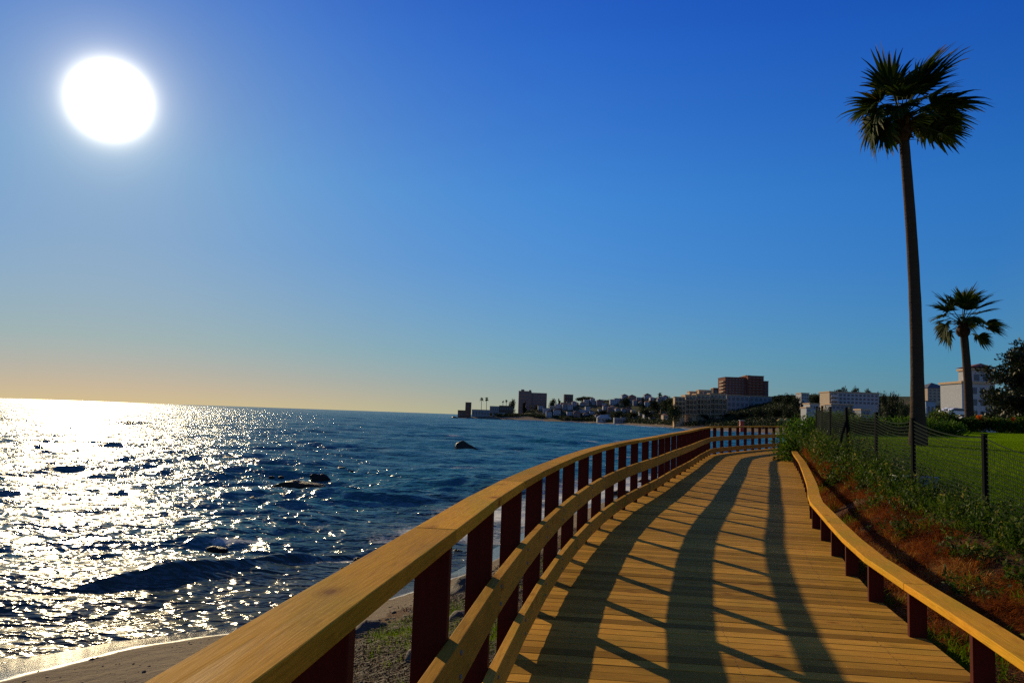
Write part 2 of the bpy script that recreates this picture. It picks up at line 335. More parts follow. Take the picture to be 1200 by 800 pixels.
# sea water
m, n = mat('sea_water'); p = n.pos(); foam = n.attr('foam'); shal = n.attr('shallow')
w0 = n.noise(n.scalev(p, (.7, 1.2, 1.)), .32, 3, .55, dist=.3); w1 = n.noise(n.scalev(p, (.8, 1.25, 1.)), 1.5, 2, .5, dist=.4); w2 = n.noise(n.scalev(p, (.8, 1.3, 1.)), 3.6, 1, .5, dist=.5); w3 = n.noise(p, 16., 2, .6)
hh = n.math('ADD', n.math('ADD', n.math('MULTIPLY', w0, .75), n.math('MULTIPLY', w1, .26)), n.math('ADD', n.math('MULTIPLY', w2, .10), n.math('MULTIPLY', w3, .006)))
nb = n.bump(hh, 1., 1.)
big = n.noise(n.scalev(p, (.35, 1., 1.)), .035, 4, .6)
col = n.mix(n.ramp(big, [(.35, 0.), (.7, 1.)]), (.004, .085, .115), (.007, .135, .140))
col = n.mix(shal, col, (.050, .062, .055))
wat = n.bsdf(col, .18, .5, nb, IOR=1.333)
dif = n.add('ShaderNodeBsdfDiffuse', {0: n.mix(shal, n.mix(n.ramp(big, [(.35, 0.), (.7, 1.)]), (.016, .105, .150), (.020, .150, .160)), (.05, .062, .055)), 2: nb}).outputs[0]
wat = n.add('ShaderNodeMixShader', {0: .34, 1: wat, 2: dif}).outputs[0]
wat = n.add('ShaderNodeMixShader', {0: n.mapr(shal, 0., 1., .04, .18), 1: wat, 2: n.add('ShaderNodeBsdfTranslucent', {0: n.mix(shal, (.004, .10, .11), (.16, .17, .10))}).outputs[0]}).outputs[0]
fn = n.noise(n.scalev(p, (.6, 1., 1.)), 2.2, 6, .7); fine = n.noise(p, 9., 4, .7)
caps = n.noise(n.scalev(p, (.22, 1., 1.)), .16, 5, .62)
cm = n.math('MULTIPLY', n.ramp(caps, [(.66, 0.), (.74, 1.)]), .55)
fm = n.math('ADD', foam, cm, clamp=True)
fmask = n.ramp(n.math('ADD', n.math('MULTIPLY', fm, .62), n.math('MULTIPLY', n.math('ADD', fn, fine), .35)), [(.62, 0.), (.78, 1.)])
fo = n.bsdf((.62, .62, .56), .75, .2, n.bump(fine, .5, .05))
n.out(n.add('ShaderNodeMixShader', {0: fmask, 1: wat, 2: fo}).outputs[0]); M['sea'] = m

# ------------------------------------------------------------------ ground sheets (one polar grid cut into zones)
def polar(ang, rad):
    A, Rr = np.meshgrid(ang, rad, indexing='ij'); x = np.sin(A)*Rr; y = np.cos(A)*Rr
    na, nr = A.shape; i = np.arange(na-1)[:, None]*nr+np.arange(nr-1)[None, :]
    return x.ravel(), y.ravel(), np.stack([i, i+1, i+1+nr, i+nr], -1).reshape(-1, 4)
ang = np.radians(np.concatenate([np.linspace(-180, -56, 80)[:-1], np.linspace(-56, 56, 720), np.linspace(56, 180, 80)[1:]]))
rad = np.concatenate([[.02], np.exp(np.arange(math.log(.8), math.log(1700), .0175))])
x, y, q = polar(ang, rad)
z, s, u, c, f = ground_z(x, y, True)
fx, fy = x[q].mean(1), y[q].mean(1)
fs, fu, fc, ff = s[q].mean(1), u[q].mean(1), c[q].mean(1), f[q].mean(1)
edge = (vnoise(fx*1.1, fy*1.1, 4, 6)-.5)*2.4
nearz = fy < 50
zone = np.full(len(q), 3)
zone[(fs < 24+edge*3) & ~nearz] = 0
zone[nearz & (fu < 0)] = 0
zone[nearz & (fu < 0) & (fu > -3.9+edge*.8) & (fs > 1.3) & (fy < 44)] = 1
zone[nearz & (fu >= 0) & (ff < 0)] = 1
zone[(fu >= 0) & (ff >= 0) & (fy < 47+.10*(fx-20)+edge*.3) & (fx < 60)] = 2
keep = fs > -14
for k, nm, mk, lab, cat in ((0, 'beach', 'sand', 'damp grey brown sand beach sloping into the sea', 'beach'), (1, 'earth_bank', 'earth', 'bare brown earth under and beside the boardwalk', 'ground'),
                            (2, 'lawn', 'lawn', 'mown green lawn behind the mesh fence', 'lawn'), (3, 'hillside', 'hill', 'dark scrubby land rising behind the far beach', 'terrain')):
    sel = q[keep & (zone == k)]; ids, inv = np.unique(sel, return_inverse=True)
    o = link(nm, np.stack([x[ids], y[ids], z[ids]], 1), inv.reshape(-1, 4), M[mk], smooth=True); tag(o, lab, cat, kind='structure')
    if k == 0: zw = z[ids]+(vnoise(x[ids]*.35, y[ids]*.35, 3, 8)-.5)*.12; nr_ = y[ids] < 60; vattr(o, 'wet', 1-sstep(.20, .25, zw)); vattr(o, 'edge', np.exp(-((zw-.205)/.012)**2)*nr_*sstep(.35, .62, vnoise(x[ids]*.9, y[ids]*.9, 3, 9)))

# ------------------------------------------------------------------ sea
ROCKS = [  # px, py, width m, height m, depth m, label
    (350, 568.5, 2.9, .36, 1.3, 'long flat dark rock ledge breaking the water, largest of the cluster offshore'),
    (374, 561, 1.2, .45, .8, 'humped dark rock just behind the right end of the long flat ledge'),
    (320, 575.5, 1.2, .24, .6, 'low dark rock off the left tip of the long flat ledge'),
    (270, 540, 1.6, .42, .9, 'lone dark rock farther out than the flat ledge, toward the glitter'),
    (401, 551, .75, .40, .6, 'small pointed rock behind and right of the long flat ledge'),
    (412, 553, .35, .18, .3, 'tiny dark rock beside the small pointed rock behind the ledge'),
    (549, 528, 3.0, 1.25, 1.6, 'big leaning dark rock standing alone in surf far out beyond the handrail'),
    (234, 588, .85, .22, .5, 'flat dark rock nearest the glitter, in front of the ledge'),
    (276, 578.5, .9, .2, .5, 'low rock left of the flat ledge with wet black top'),
    (296, 584.5, .35, .14, .3, 'very small rock in front of the flat ledge'),
    (318, 559.5, .4, .16, .3, 'left one of two small rocks behind the flat ledge'),
    (329, 559.5, .35, .14, .3, 'right one of two small rocks behind the flat ledge'),
    (254, 644.5, .6, .16, .35, 'single dark rock in the shallows behind the breaking wave'),
    (403, 672, .3, .2, .25, 'black stone at the water edge, nearest of the four beside the handrail'),
    (410, 667, .26, .16, .22, 'black stone at the water edge, second of the four beside the handrail'),
    (419, 662, .36, .24, .3, 'black stone at the water edge, third of the four beside the handrail'),
    (428, 659, .3, .2, .25, 'black stone at the water edge, farthest of the four beside the handrail'),
    (537, 645, .42, .2, .35, 'small dark rock lying on wet sand seen between railing posts'),
    (726, 579, 1.3, .35, .8, 'dark rock in surf seen through the middle of the railing'),
    (757, 566, 1.5, .4, .9, 'dark rock in surf seen through the far straight of the railing'),
    (592, 491, 17, 4.2, 9, 'large dark rock mass on the shore of the far headland'),
    (532, 490, 7, 1.8, 5, 'low dark rock at the very tip of the far headland'),
]
def wp(px, py, zz=0.):
    d = ray(px, py); t = (zz-CAMZ)/d.z; return Vector((d.x*t, d.y*t, zz))
rock_at = [wp(px, py) for px, py, *_ in ROCKS]
angs = np.radians(np.linspace(-72, 62, 1150)); rads = np.concatenate([np.exp(np.arange(math.log(8.), math.log(1500), .0072)), np.exp(np.arange(math.log(1510), math.log(42000), .09))])
x, y, q = polar(angs, rads)
s = shore_d(x, y)
okf = s[q].min(1) < .9
q = q[okf]; ids, inv = np.unique(q, return_inverse=True); q = inv.reshape(-1, 4); x, y, s = x[ids], y[ids], s[ids]
dist = np.hypot(x, y); cell = np.maximum(dist*.0072, .02)
z = np.zeros(x.shape)
amp = sstep(.0, 7., -s)*.92+.08
wr = np.random.default_rng(11)
gx = x+(vnoise(x*.07, y*.07, 3, 12)-.5)*9; gy = y+(vnoise(x*.06, y*.06, 3, 13)-.5)*9
for i in range(70):
    lam = .75*(17/.75)**((i+wr.random())/58)
    th = math.radians(152)+wr.normal(0, .5)                    # heading the waves travel, from +y clockwise
    kx, ky = math.sin(th)*2*math.pi/lam, math.cos(th)*2*math.pi/lam
    a = .0085*lam**.60*(.6+.8*wr.random())
    damp = sstep(2., 4.5, lam/cell)
    ph = kx*gx+ky*gy+wr.random()*6.28
    z += a*damp*amp*(np.sin(ph)+.35*np.sin(2*ph+.5))
env = .35+1.3*vnoise(x*.045, y*.07, 3, 15)
z *= env
foam = np.zeros(x.shape)
RIDGES = [([(-9.9, 16.6), (-9.1, 17.3), (-7.8, 18.7), (-5.9, 21.0), (-4.0, 23.1), (-2.2, 27)], .34, .42),
          ([(-13, 18.8), (-10.6, 21.0), (-9.2, 22.2)], .16, .5), ([(-11, 24.5), (-8.5, 26), (-6, 30)], .14, .6),
          ([(-20, 27), (-15.5, 29.5), (-12, 32)], .2, .7), ([(-27, 35), (-21, 39), (-17, 41)], .22, .8),
          ([(-40, 64), (-30, 72), (-18, 80), (-9, 84)], .42, 1.5), ([(-30, 56), (-22, 59), (-15, 63)], .26, 1.2), ([(-52, 92), (-36, 104), (-20, 110)], .35, 2.0),
          ([(-12, 58), (-4, 64), (3, 70)], .24, 1.2), ([(-12, 98), (0, 104), (12, 112)], .28, 1.8), ([(-3, 128), (14, 140), (26, 150)], .3, 2.0),
          ([(-60, 130), (-30, 145), (0, 150)], .35, 2.5), ([(2, 80), (9, 86), (16, 93)], .22, 1.4), ([(-1.8, 25), (.3, 33), (2.4, 40), (5, 47)], .2, .5), ([(40, 104), (72, 134), (105, 195), (125, 280)], .5, 2.)]
for pts, hgt, wd in RIDGES:
    P = np.array(pts, float); bb = (x > P[:, 0].min()-12) & (x < P[:, 0].max()+12) & (y > P[:, 1].min()-12) & (y < P[:, 1].max()+12)
    xx, yy = x[bb], y[bb]; wob = (vnoise(xx*.35, yy*.35, 3, 21)-.5)*wd*2.2
    d, sd = segdist(P, xx+wob*.5, yy+wob); e = d*sd                          # positive = shore side
    ends = np.minimum(np.hypot(xx-P[0, 0], yy-P[0, 1]), np.hypot(xx-P[-1, 0], yy-P[-1, 1]))
    fall = sstep(0, 2.5*wd+.8, ends)*(.55+.9*vnoise(xx*.6, yy*.6, 2, 22))
    prof = np.where(e > 0, np.exp(-(e/(wd*.42))**2), np.exp(-(e/(wd*1.5))**2))
    z[bb] += (.42 if pts[0] == (-9.9, 16.6) else .30)*hgt*prof*fall
    foam[bb] = np.maximum(foam[bb], .46*np.exp(-((e-wd*.95)/(wd*.7))**2)*fall)
for P, rk in zip(rock_at, ROCKS):
    d = np.hypot(x-P.x, (y-P.y)*.75)/max(rk[2]*.62, .2)
    foam = np.maximum(foam, (.5 if rk[2] > 2.5 and rk[2] < 5 else .22)*np.exp(-np.maximum(d-.8, 0)**2/1.1))
    trail = np.exp(-((y-P.y+.4)/(.9*rk[2]*.5+.2))**2)*np.exp(-((x-P.x-rk[2]*1.6)/(rk[2]*1.5))**2)
    foam = np.maximum(foam, .55*trail*(rk[2] > 1.5))
foam = np.maximum(foam, .38*np.exp(-((s+.2)/.25)**2)*(y < 60))
foam = np.maximum(foam, .9*sstep(-10, -4, s)*(y > 150)); foam = np.maximum(foam, .55*np.exp(-((s+20)/4.)**2)*(y > 150))
foam = np.maximum(foam, .62*sstep(-9, -2, s)*(y > 26)*(y <= 150))
foam *= .55+.9*vnoise(x*.5/np.maximum(1, dist/40), y*.5/np.maximum(1, dist/40), 4, 31)
z = np.where(s > -.4, z*.5, z)
o = link('sea', np.stack([x, y, z+.015], 1), q, M['sea'], smooth=True); tag(o, 'choppy blue sea glittering under the low sun', 'sea', kind='structure')
vattr(o, 'foam', np.clip(foam, 0, 1)); vattr(o, 'shallow', sstep(-11, .2, s)*(dist < 120))

# ------------------------------------------------------------------ rocks
def rock_mesh(name, w_, d_, h_, seed, mk, lean=0., res=3):
    bm_v, bm_f = ico(res)
    r = np.random.default_rng(seed); P = bm_v.copy()
    for k in range(7):                       # planar cuts give broken faces
        nrm = r.normal(size=3); nrm /= np.linalg.norm(nrm); dlt = .58+.3*r.random()
        over = P@nrm-dlt; P -= np.outer(np.maximum(over, 0)*.9, nrm)
    nz = vnoise(P[:, 0]*2.2+seed, P[:, 1]*2.2+P[:, 2]*1.7, 4, seed % 50)-.5
    P *= (1+.45*nz)[:, None]
    P[:, 0] += lean*P[:, 2]
    P *= np.array([w_/2, d_/2, h_])/np.array([.85, .85, .8]); P[:, 2] = np.maximum(P[:, 2], -h_*.6)
    return P, bm_f
_ico = {}
def ico(res):
    if res not in _ico:
        import bmesh
        b = bmesh.new(); bmesh.ops.create_icosphere(b, subdivisions=res, radius=1.); b.verts.ensure_lookup_table()
        _ico[res] = (np.array([v.co[:] for v in b.verts]), np.array([[v.index for v in f.verts] for f in b.faces])); b.free()
    a, f = _ico[res]; return a.copy(), f
for i, ((px, py, w_, h_, d_, lab), P) in enumerate(zip(ROCKS, rock_at)):
    k_ = 1. if w_ > 5 else .8; v, ff_ = rock_mesh('rock', w_*k_*1.1, d_*k_, h_*k_*.85, 100+i, 'rock', -.35 if i == 6 else 0., 4)
    P = (P.x, P.y, float(ground_z(np.array([P.x]), np.array([P.y]))[0]) if i in (17,) else 0.)
    o = link('sea_rock', v+np.array(P), ff_, M['rock'], loc=P, smooth=False); tag(o, lab, 'rock', 'dark rocks in the sea')

# boulders and stones on the bank under the railing
def along(poly, Y):
    return np.interp(Y, poly[:, 1], poly[:, 0])
bl = []
for (yy, off, w_, h_) in [(2.6, -.75, .34, .2), (3.3, -1.6, .5, .28), (3.9, -.7, .42, .26), (4.6, -2.1, .4, .2), (5.3, -1.2, .62, .34), (6.1, -2.2, .45, .24), (6.9, -.8, .4, .25), (7.7, -1.9, .7, .38), (8.6, -.9, .5, .3),
                          (9.6, -1.8, .8, .45), (10.7, -1.0, .5, .3), (11.9, -2.0, .7, .36), (13.4, -1.1, .9, .5), (15.2, -1.9, 1.0, .5), (17.1, -1.1, .7, .4), (19.3, -2.0, 1.1, .6), (22.0, -1.4, .9, .5), (25.2, -1.8, 1.2, .6), (29., -1.8, 1.2, .6), (33.5, -2., 1.3, .7)]:
    bl.append((yy, along(RAIL, yy)+off*1.75, w_, h_))
for i, (yy, xx, w_, h_) in enumerate(bl):
    zz = float(ground_z(np.array([xx]), np.array([yy]))[0])
    w_ *= .72; h_ *= .6; v, ff_ = rock_mesh('b', w_, w_*.8, h_*.75, 300+i, 'boulder', 0., 3)
    a = random.random()*6.28; ca, sa = math.cos(a), math.sin(a); v = v@np.array([[ca, sa, 0], [-sa, ca, 0], [0, 0, 1]])
    o = link('boulder', v+np.array((xx, yy, zz)), ff_, M['boulder'], loc=(xx, yy, zz)); tag(o, f'weathered brown boulder on the seaward bank below the railing, {nth(i)} from the near end', 'boulder', 'boulders below the railing')
# pebbles: stuff
def scatter_rocks(name, pts, sizes, mk, lab):
    base, bf = ico(1); V = []; Fc = []; r = np.random.default_rng(5)
    for i, (p, sz) in enumerate(zip(pts, sizes)):
        k = base*(1+.25*r.normal(size=(len(base), 1)))*np.array([1, .8, .55])*sz; a = r.random()*6.28
        k = k@np.array([[math.cos(a), math.sin(a), 0], [-math.sin(a), math.cos(a), 0], [0, 0, 1]])
        Fc.append(bf+len(base)*i); V.append(k+p)
    o = link(name, np.vstack(V), np.vstack(Fc), M[mk]); tag(o, lab, 'pebbles', kind='stuff')
r = np.random.default_rng(9); yy = 1.5+22*r.random(2600)**1.5; xx = along(RAIL, yy)-.1-4.2*r.random(2600)**.8
zz = ground_z(xx, yy); ok = shore_d(xx, yy) > .6
scatter_rocks('pebbles', np.stack([xx, yy, zz], 1)[ok], (.012+.05*r.random(2600)**3)[ok], 'boulder', 'loose pebbles strewn over the bank below the railing')

r = np.random.default_rng(19); yy = 8+9*r.random(500); xx = along(RAIL, yy)-4.2-5*r.random(500); zz = ground_z(xx, yy); ok = (zz > .2)
scatter_rocks('beach_wrack', np.stack([xx, yy, zz], 1)[ok], (.010+.035*r.random(500)**4)[ok], 'boulder', 'scattered dark pebbles and weed scraps on the open sand')
# ------------------------------------------------------------------ boardwalk deck
def resample(poly, step):
    d = np.concatenate([[0], np.cumsum(np.hypot(*np.diff(poly, axis=0).T))]); t = np.arange(0, d[-1], step)
    return np.stack([np.interp(t, d, poly[:, 0]), np.interp(t, d, poly[:, 1])], 1), t
def smooth(p, k):
    for _ in range(k): p[1:-1] = p[1:-1]*.5+(p[:-2]+p[2:])*.25
    return p
rl, tl = resample(RAIL, .1); rl = smooth(rl, 30)
cl, tc = resample(CURB, .1); cl = smooth(cl, 12)
N = int(tl[-1]/.151); mb = MB(); beams = MB()
def pick(p, u_): k = u_*(len(p)-1); i = min(int(k), len(p)-2); f_ = k-i; return p[i]*(1-f_)+p[i+1]*f_
for i in range(N):
    e = []
    for j, g_ in ((i, .0035), (i+1, -.0035)):
        u_ = j/N; a = pick(rl, u_); b = pick(cl, u_); d = (b-a)/np.linalg.norm(b-a); nn = np.array([-d[1], d[0]])
        e.append((a-d*.16+nn*g_, b+d*.13+nn*g_))
    t_ = min(1, max(0, random.gauss(.5, .27))); ro = random.uniform(0, 90); dz_ = random.uniform(-.002, .002)
    zz = [float(zd(pt[1])) + dz_ for pt in (e[0][0], e[0][1], e[1][1], e[1][0])]
    zm = [(zz[0]+zz[3])/2, (zz[1]+zz[2])/2]
    P = [(e[0][0][0], e[0][0][1], zz[0]-.032), (e[0][1][0], e[0][1][1], zz[1]-.032), (e[1][1][0], e[1][1][1], zz[2]-.032), (e[1][0][0], e[1][0][1], zz[3]-.032)]
    P += [(p_[0], p_[1], p_[2]+.032) for p_ in P]
    L = float(np.linalg.norm(e[0][1]-e[0][0]))
    uv = [(ro+l, ro*1.3+v_+h_) for l, v_, h_ in ((0, 0, 0), (L, 0, 0), (L, .14, 0), (0, .14, 0), (0, 0, .03), (L, 0, .03), (L, .14, .03), (0, .14, .03))]
    mb.hexa(P, uv, t_)
plain('zinc_dark', (.07, .06, .05), .6, .2); sc_ = MB()
for i in range(N):
    for u_ in ((i+.22)/N, (i+.78)/N):
        a, b = pick(rl, u_), pick(cl, u_)
        if not 2.5 < a[1] < 11: continue
        for k_ in (.1, .5, .9):
            c_ = a*(1-k_)+b*k_+np.random.default_rng(i).normal(size=2)*.006; zq = float(zd(c_[1]))+.0032
            sc_.poly([(c_[0]+.006*math.cos(q_), c_[1]+.006*math.sin(q_), zq) for q_ in np.arange(6)*1.047])
o = mb.build('boardwalk', M['deck'], bevel=.003); scr = sc_.build('screw', M['zinc_dark'], o); scr['kind'] = 'stuff'; tag(o, 'curving boardwalk of narrow yellow brown planks laid crosswise', 'boardwalk', kind='structure')
for off in (.1, .5, .9):
    mid = rl[:, :]*(1-off)+np.array([pick(cl, k/(len(rl)-1)) for k in range(len(rl))])*off
    for a, b in zip(mid[:-12:12], mid[12::12]):
        d = (b-a)/np.linalg.norm(b-a); nn = (-d[1], d[0])
        beams.board((a[0], a[1], float(zd(a[1]))), (b[0], b[1], float(zd(b[1]))), nn, nn, -.04, .04, -.20, -.034, .2)
o = beams.build('boardwalk_joists', M['rail']); tag(o, 'timber joists carrying the planks of the boardwalk', 'joists', kind='structure')

# ------------------------------------------------------------------ railings
def frames(poly, step, start=0.):
    p, t = resample(poly, .05); p = smooth(p, 20); L = t[-1]
    k = np.arange(start, L, step); q_ = np.stack([np.interp(k, t, p[:, 0]), np.interp(k, t, p[:, 1])], 1)
    tn = np.gradient(q_, axis=0); tn /= np.linalg.norm(tn, axis=1)[:, None]; return q_, tn
PX, tn = frames(RAIL, 1.2, .95); NR = np.stack([tn[:, 1], -tn[:, 0]], 1)          # NR points to the deck side (right)
base = (float(PX[0, 0]), float(PX[0, 1]), float(zd(PX[0, 1])))
rail = empty('guard_railing', base); tag(rail, 'tall timber railing with red brown posts and wide pale cap on the seaward side', 'railing')
def p3(i): return (PX[i, 0], PX[i, 1], float(zd(PX[i, 1])))
for i in range(len(PX)):
    b = MB(); a, d = np.array(p3(i)), tn[i]
    A = a-np.array([d[0], d[1], 0])*.0275; B = a+np.array([d[0], d[1], 0])*.0275
    b.board(A, B, NR[i], NR[i], -.19, -.055, -.42, 1.095); b.build('post', M['post'], rail, bevel=.004)
def seg_boards(name, o0, o1, z0, z1, mk, gap, starts):
    for a, c_ in zip(starts[:-1], starts[1:]):
        for i in range(a, c_): pass
        b = MB(); t_ = random.gauss(.5, .16); ro = random.uniform(0, 80); acc = 0.
        for i in range(a, c_):
            A, B = np.array(p3(i)), np.array(p3(i+1)); d = (B-A)/np.linalg.norm(B-A)
            if i == a: A = A+d*gap
            if i == c_-1: B = B-d*gap
            L = np.linalg.norm(B-A); b.board(A, B, NR[i], NR[i+1], o0, o1, z0, z1, t_, ro+acc, ro*1.7); acc += L
        merge_board(b).build(name, M[mk], rail, bevel=.004)
def merge_board(b):
    """weld the chained hexahedra of one board and drop the inner faces"""
    key = {}; mp = []; nv, nu = [], []
    for v_, u_ in zip(b.v, b.uv):
        k = tuple(round(c_, 4) for c_ in v_)
        if k not in key: key[k] = len(nv); nv.append(v_); nu.append(u_)
        mp.append(key[k])
    cnt = {}
    fs_ = [tuple(mp[i] for i in f_) for f_ in b.f]
    for f_ in fs_: cnt[tuple(sorted(f_))] = cnt.get(tuple(sorted(f_)), 0)+1
    k2 = [(f_, t_) for f_, t_ in zip(fs_, b.t) if cnt[tuple(sorted(f_))] == 1]
    b.v, b.uv, b.f, b.t = nv, nu, [k_[0] for k_ in k2], [k_[1] for k_ in k2]; return b
bolt_m = plain('zinc', (.16, .155, .15), .5, .4)
for i in range(len(PX)):
    if not 1.2 < PX[i, 1] < 15: continue
    for zz in (.60, .69, .13, .22):
        c_ = np.array(p3(i))+np.array([NR[i, 0]*.001, NR[i, 1]*.001, zz]); e_ = c_+np.array([NR[i, 0], NR[i, 1], 0])*.006
        b = MB(); b.tube([tuple(c_), tuple(e_)], [.011, .009], 8); b.build('bolt', bolt_m, rail)
NP = len(PX)
seg_boards('cap_board', -.205, -.035, 1.097, 1.152, 'cap', .0035, list(range(0, NP-1, 2))+[NP-1])
seg_boards('middle_rail', -.053, -.0, .555, .735, 'rail', .002, list(range(1, NP-1, 3))+[NP-1])
seg_boards('bottom_rail', -.053, -.0, .085, .262, 'rail', .002, list(range(2, NP-1, 3))+[NP-1])

PX, tn = frames(CURB, 1.22, .38); NR = np.stack([tn[:, 1], -tn[:, 0]], 1)
base = (float(PX[0, 0]), float(PX[0, 1]), float(zd(PX[0, 1])))
rail = empty('kerb_railing', base); tag(rail, 'knee high timber kerb rail with pale cap on the landward side', 'railing')
for i in range(len(PX)):
    b = MB(); a, d = np.array(p3(i)), tn[i]
    A = a-np.array([d[0], d[1], 0])*.0275; B = a+np.array([d[0], d[1], 0])*.0275
    b.board(A, B, NR[i], NR[i], .012, .142, -.4, .345); b.build('post', M['post'], rail, bevel=.004)
NP = len(PX)
seg_boards('cap_board', -.02, .175, .347, .402, 'cap', .0035, list(range(0, NP-1, 3))+[NP-1])

# ------------------------------------------------------------------ foliage helpers
def leaf_quads(c, d, nrm, l, w_):
    """diamond leaves: centres c, axis d, side from normal; returns verts, faces"""
    d = d/np.linalg.norm(d, axis=1)[:, None]; sd = np.cross(d, nrm); sd /= np.linalg.norm(sd, axis=1)[:, None]+1e-9
    l = np.asarray(l)[:, None]; w_ = np.asarray(w_)[:, None]
    V = np.stack([c-d*l*.5, c+sd*w_*.5+d*l*.05, c+d*l*.5, c-sd*w_*.5+d*l*.05], 1)
    return V.reshape(-1, 3), np.arange(len(c)*4).reshape(-1, 4)
def unit(n_, r): v = r.normal(size=(n_, 3)); return v/np.linalg.norm(v, axis=1)[:, None]
def crown(n_, clumps, leaf, r, up=.25, flat=1.):
    """leaves spread through ellipsoid clumps [(cx,cy,cz,rx,ry,rz)] - denser towards the skin"""
    cl_ = np.array(clumps); vol = (cl_[:, 3]*cl_[:, 4]*cl_[:, 5])**.67; k = r.choice(len(cl_), n_, p=vol/vol.sum())
    dirs = unit(n_, r); rad_ = r.random(n_)**.45*(1+.22*r.normal(size=n_)*.6)
    P = cl_[k, :3]+dirs*rad_[:, None]*cl_[k, 3:6]
    ax = dirs*np.array([1, 1, .6])+unit(n_, r)*.8+np.array([0, 0, up]); nr = unit(n_, r)*.7+np.array([0, 0, flat])
    sz = leaf*(.6+.8*r.random(n_))
    V, Fq = leaf_quads(P, ax, nr, sz, sz*(.45+.25*r.random(n_))); t = np.clip(.5+.25*r.normal(size=n_), 0, 1); return V, Fq, t
def foliage(name, n_, clumps, leaf, seed, mk, parent=None, loc=None, up=.25):
    V, Fq, t = crown(n_, clumps, leaf, np.random.default_rng(seed), up)
    return link(name, V, Fq, M[mk], parent, loc, tint=t)

# ------------------------------------------------------------------ palms
def palm(base, top, r0, r1, flare, fronds, seed, lab, plen, brad, droopy):
    r = random.Random(seed); root = empty('palm_tree', base); tag(root, lab, 'palm tree')
    b = Vector(base); t = Vector(top); H = (t-b).length; pts, rr = [], []
    for i in range(41):
        k = i/40; p_ = b.lerp(t, k); bow = math.sin(k*math.pi)*H*.012; p_ += Vector((bow, 0, 0))
        pts.append(p_); rr.append((r0+(r1-r0)*k**.8+(flare-r0)*math.exp(-k*16))*(1+r.uniform(-.018, .018)))
    pts[0] = pts[0]-Vector((0, 0, .3))
    mb = MB(); mb.tube(pts, rr, 14); mb.build('trunk', M['bark'], root, smooth=True)
    # boots: old leaf bases under the crown
    mb = MB(); hb = brad*.62; mb.tube([t+Vector((0, 0, -hb+hb*1.2*k/8)) for k in range(9)], [r1*(1.05+.75*math.sin(min(1, (k+.6)/7)*math.pi)) for k in range(9)], 12, tint=.3)
    for k in range(120):
        a = r.uniform(0, 6.28); zz = r.uniform(-hb, hb*.3); rad_ = r1*(1.0+.75*math.sin((zz+hb)/(hb*1.3)*math.pi)); p_ = t+Vector((math.cos(a)*rad_, math.sin(a)*rad_, zz))
        o_ = Vector((math.cos(a), math.sin(a), r.uniform(-.5, .9))).normalized(); sd = Vector((-math.sin(a), math.cos(a), 0)); l = brad*r.uniform(.1, .22)
        mb.poly([p_-sd*.05, p_+sd*.05, p_+o_*l+sd*.03, p_+o_*l-sd*.03], r.random())
    mb.build('leaf_bases', M['frond_dead'], root)
    for (az, el, pl, br, bend, wind) in fronds:
        stiff = .6 if el > 45 else 1.; fan = R_(78 if el > 45 else 105)
        az, el, bend = R_(az+r.uniform(-10, 10)), R_(el+r.uniform(-6, 6)), R_(bend+r.uniform(-4, 10)); wind += .22; pl *= r.uniform(.88, 1.1); mb = MB()
        dirv_ = Vector((math.sin(az)*math.cos(el), math.cos(az)*math.cos(el), math.sin(el)))   # az from +y clockwise; 90 = right
        side = Vector((math.cos(az), -math.sin(az), 0)); upn = side.cross(dirv_)
        L = plen*pl; p0 = t+dirv_*r1*.4; P = []
        sag = L*.12
        for k in range(6): f_ = k/5; P.append(p0+dirv_*L*f_-Vector((0, 0, sag*f_*f_))+Vector((wind*.12*L*f_*f_, 0, 0)))
        mb.tube(P, [.032*(1-.55*k/5)*plen for k in range(6)], 5, tint=.75)
        h = P[-1]; d0 = (P[-1]-P[-2]).normalized(); side = d0.cross(Vector((0, 0, 1))).normalized()*1.
        upn = side.cross(d0); rot = Matrix.Rotation(-bend, 3, side); d0 = rot@d0; upn = rot@upn
        ns = 34; R0 = brad*br
        for k in range(ns):
            ph = (k/(ns-1)-.5)*2*fan; ln = R0*(1-.28*(abs(ph)/fan)**1.5)*r.uniform(.68, 1.12)
            dd = d0*math.cos(ph)+side*math.sin(ph)+upn*(.20*abs(math.sin(ph)))
            dd.normalize(); wv = upn.cross(dd).normalized(); tn_ = r.gauss(.45, .2)
            half = ln*math.tan(fan/(ns-1))*1.05; prev = None; q0 = h.copy(); dirc = dd.copy()
            NS = 6
            for j in range(NS+1):
                f_ = j/NS
                wd = half*min(f_/.42, 1)*(1 if f_ < .55 else max(.03, 1-((f_-.55)/.45)**.8*.97))*.98+.004
                tw = upn*(.25*wd*(1 if k % 2 else -1))
                a_, b_ = q0-wv*wd+tw, q0+wv*wd-tw
                if prev: mb.poly([prev[0], prev[1], b_, a_], min(1, max(0, tn_+(.45 if f_ > .9 and r.random() < .5 else 0))))
                prev = (a_, b_)
                g_ = droopy*stiff*(f_**1.6)*.55
                dirc = (dirc+Vector((wind*.16*f_+r.gauss(0, .03), r.gauss(0, .03), -g_*r.uniform(.6, 1.35)))).normalized(); q0 = q0+dirc*(ln/NS)
        mb.build('frond', M['frond'], root)
    return root
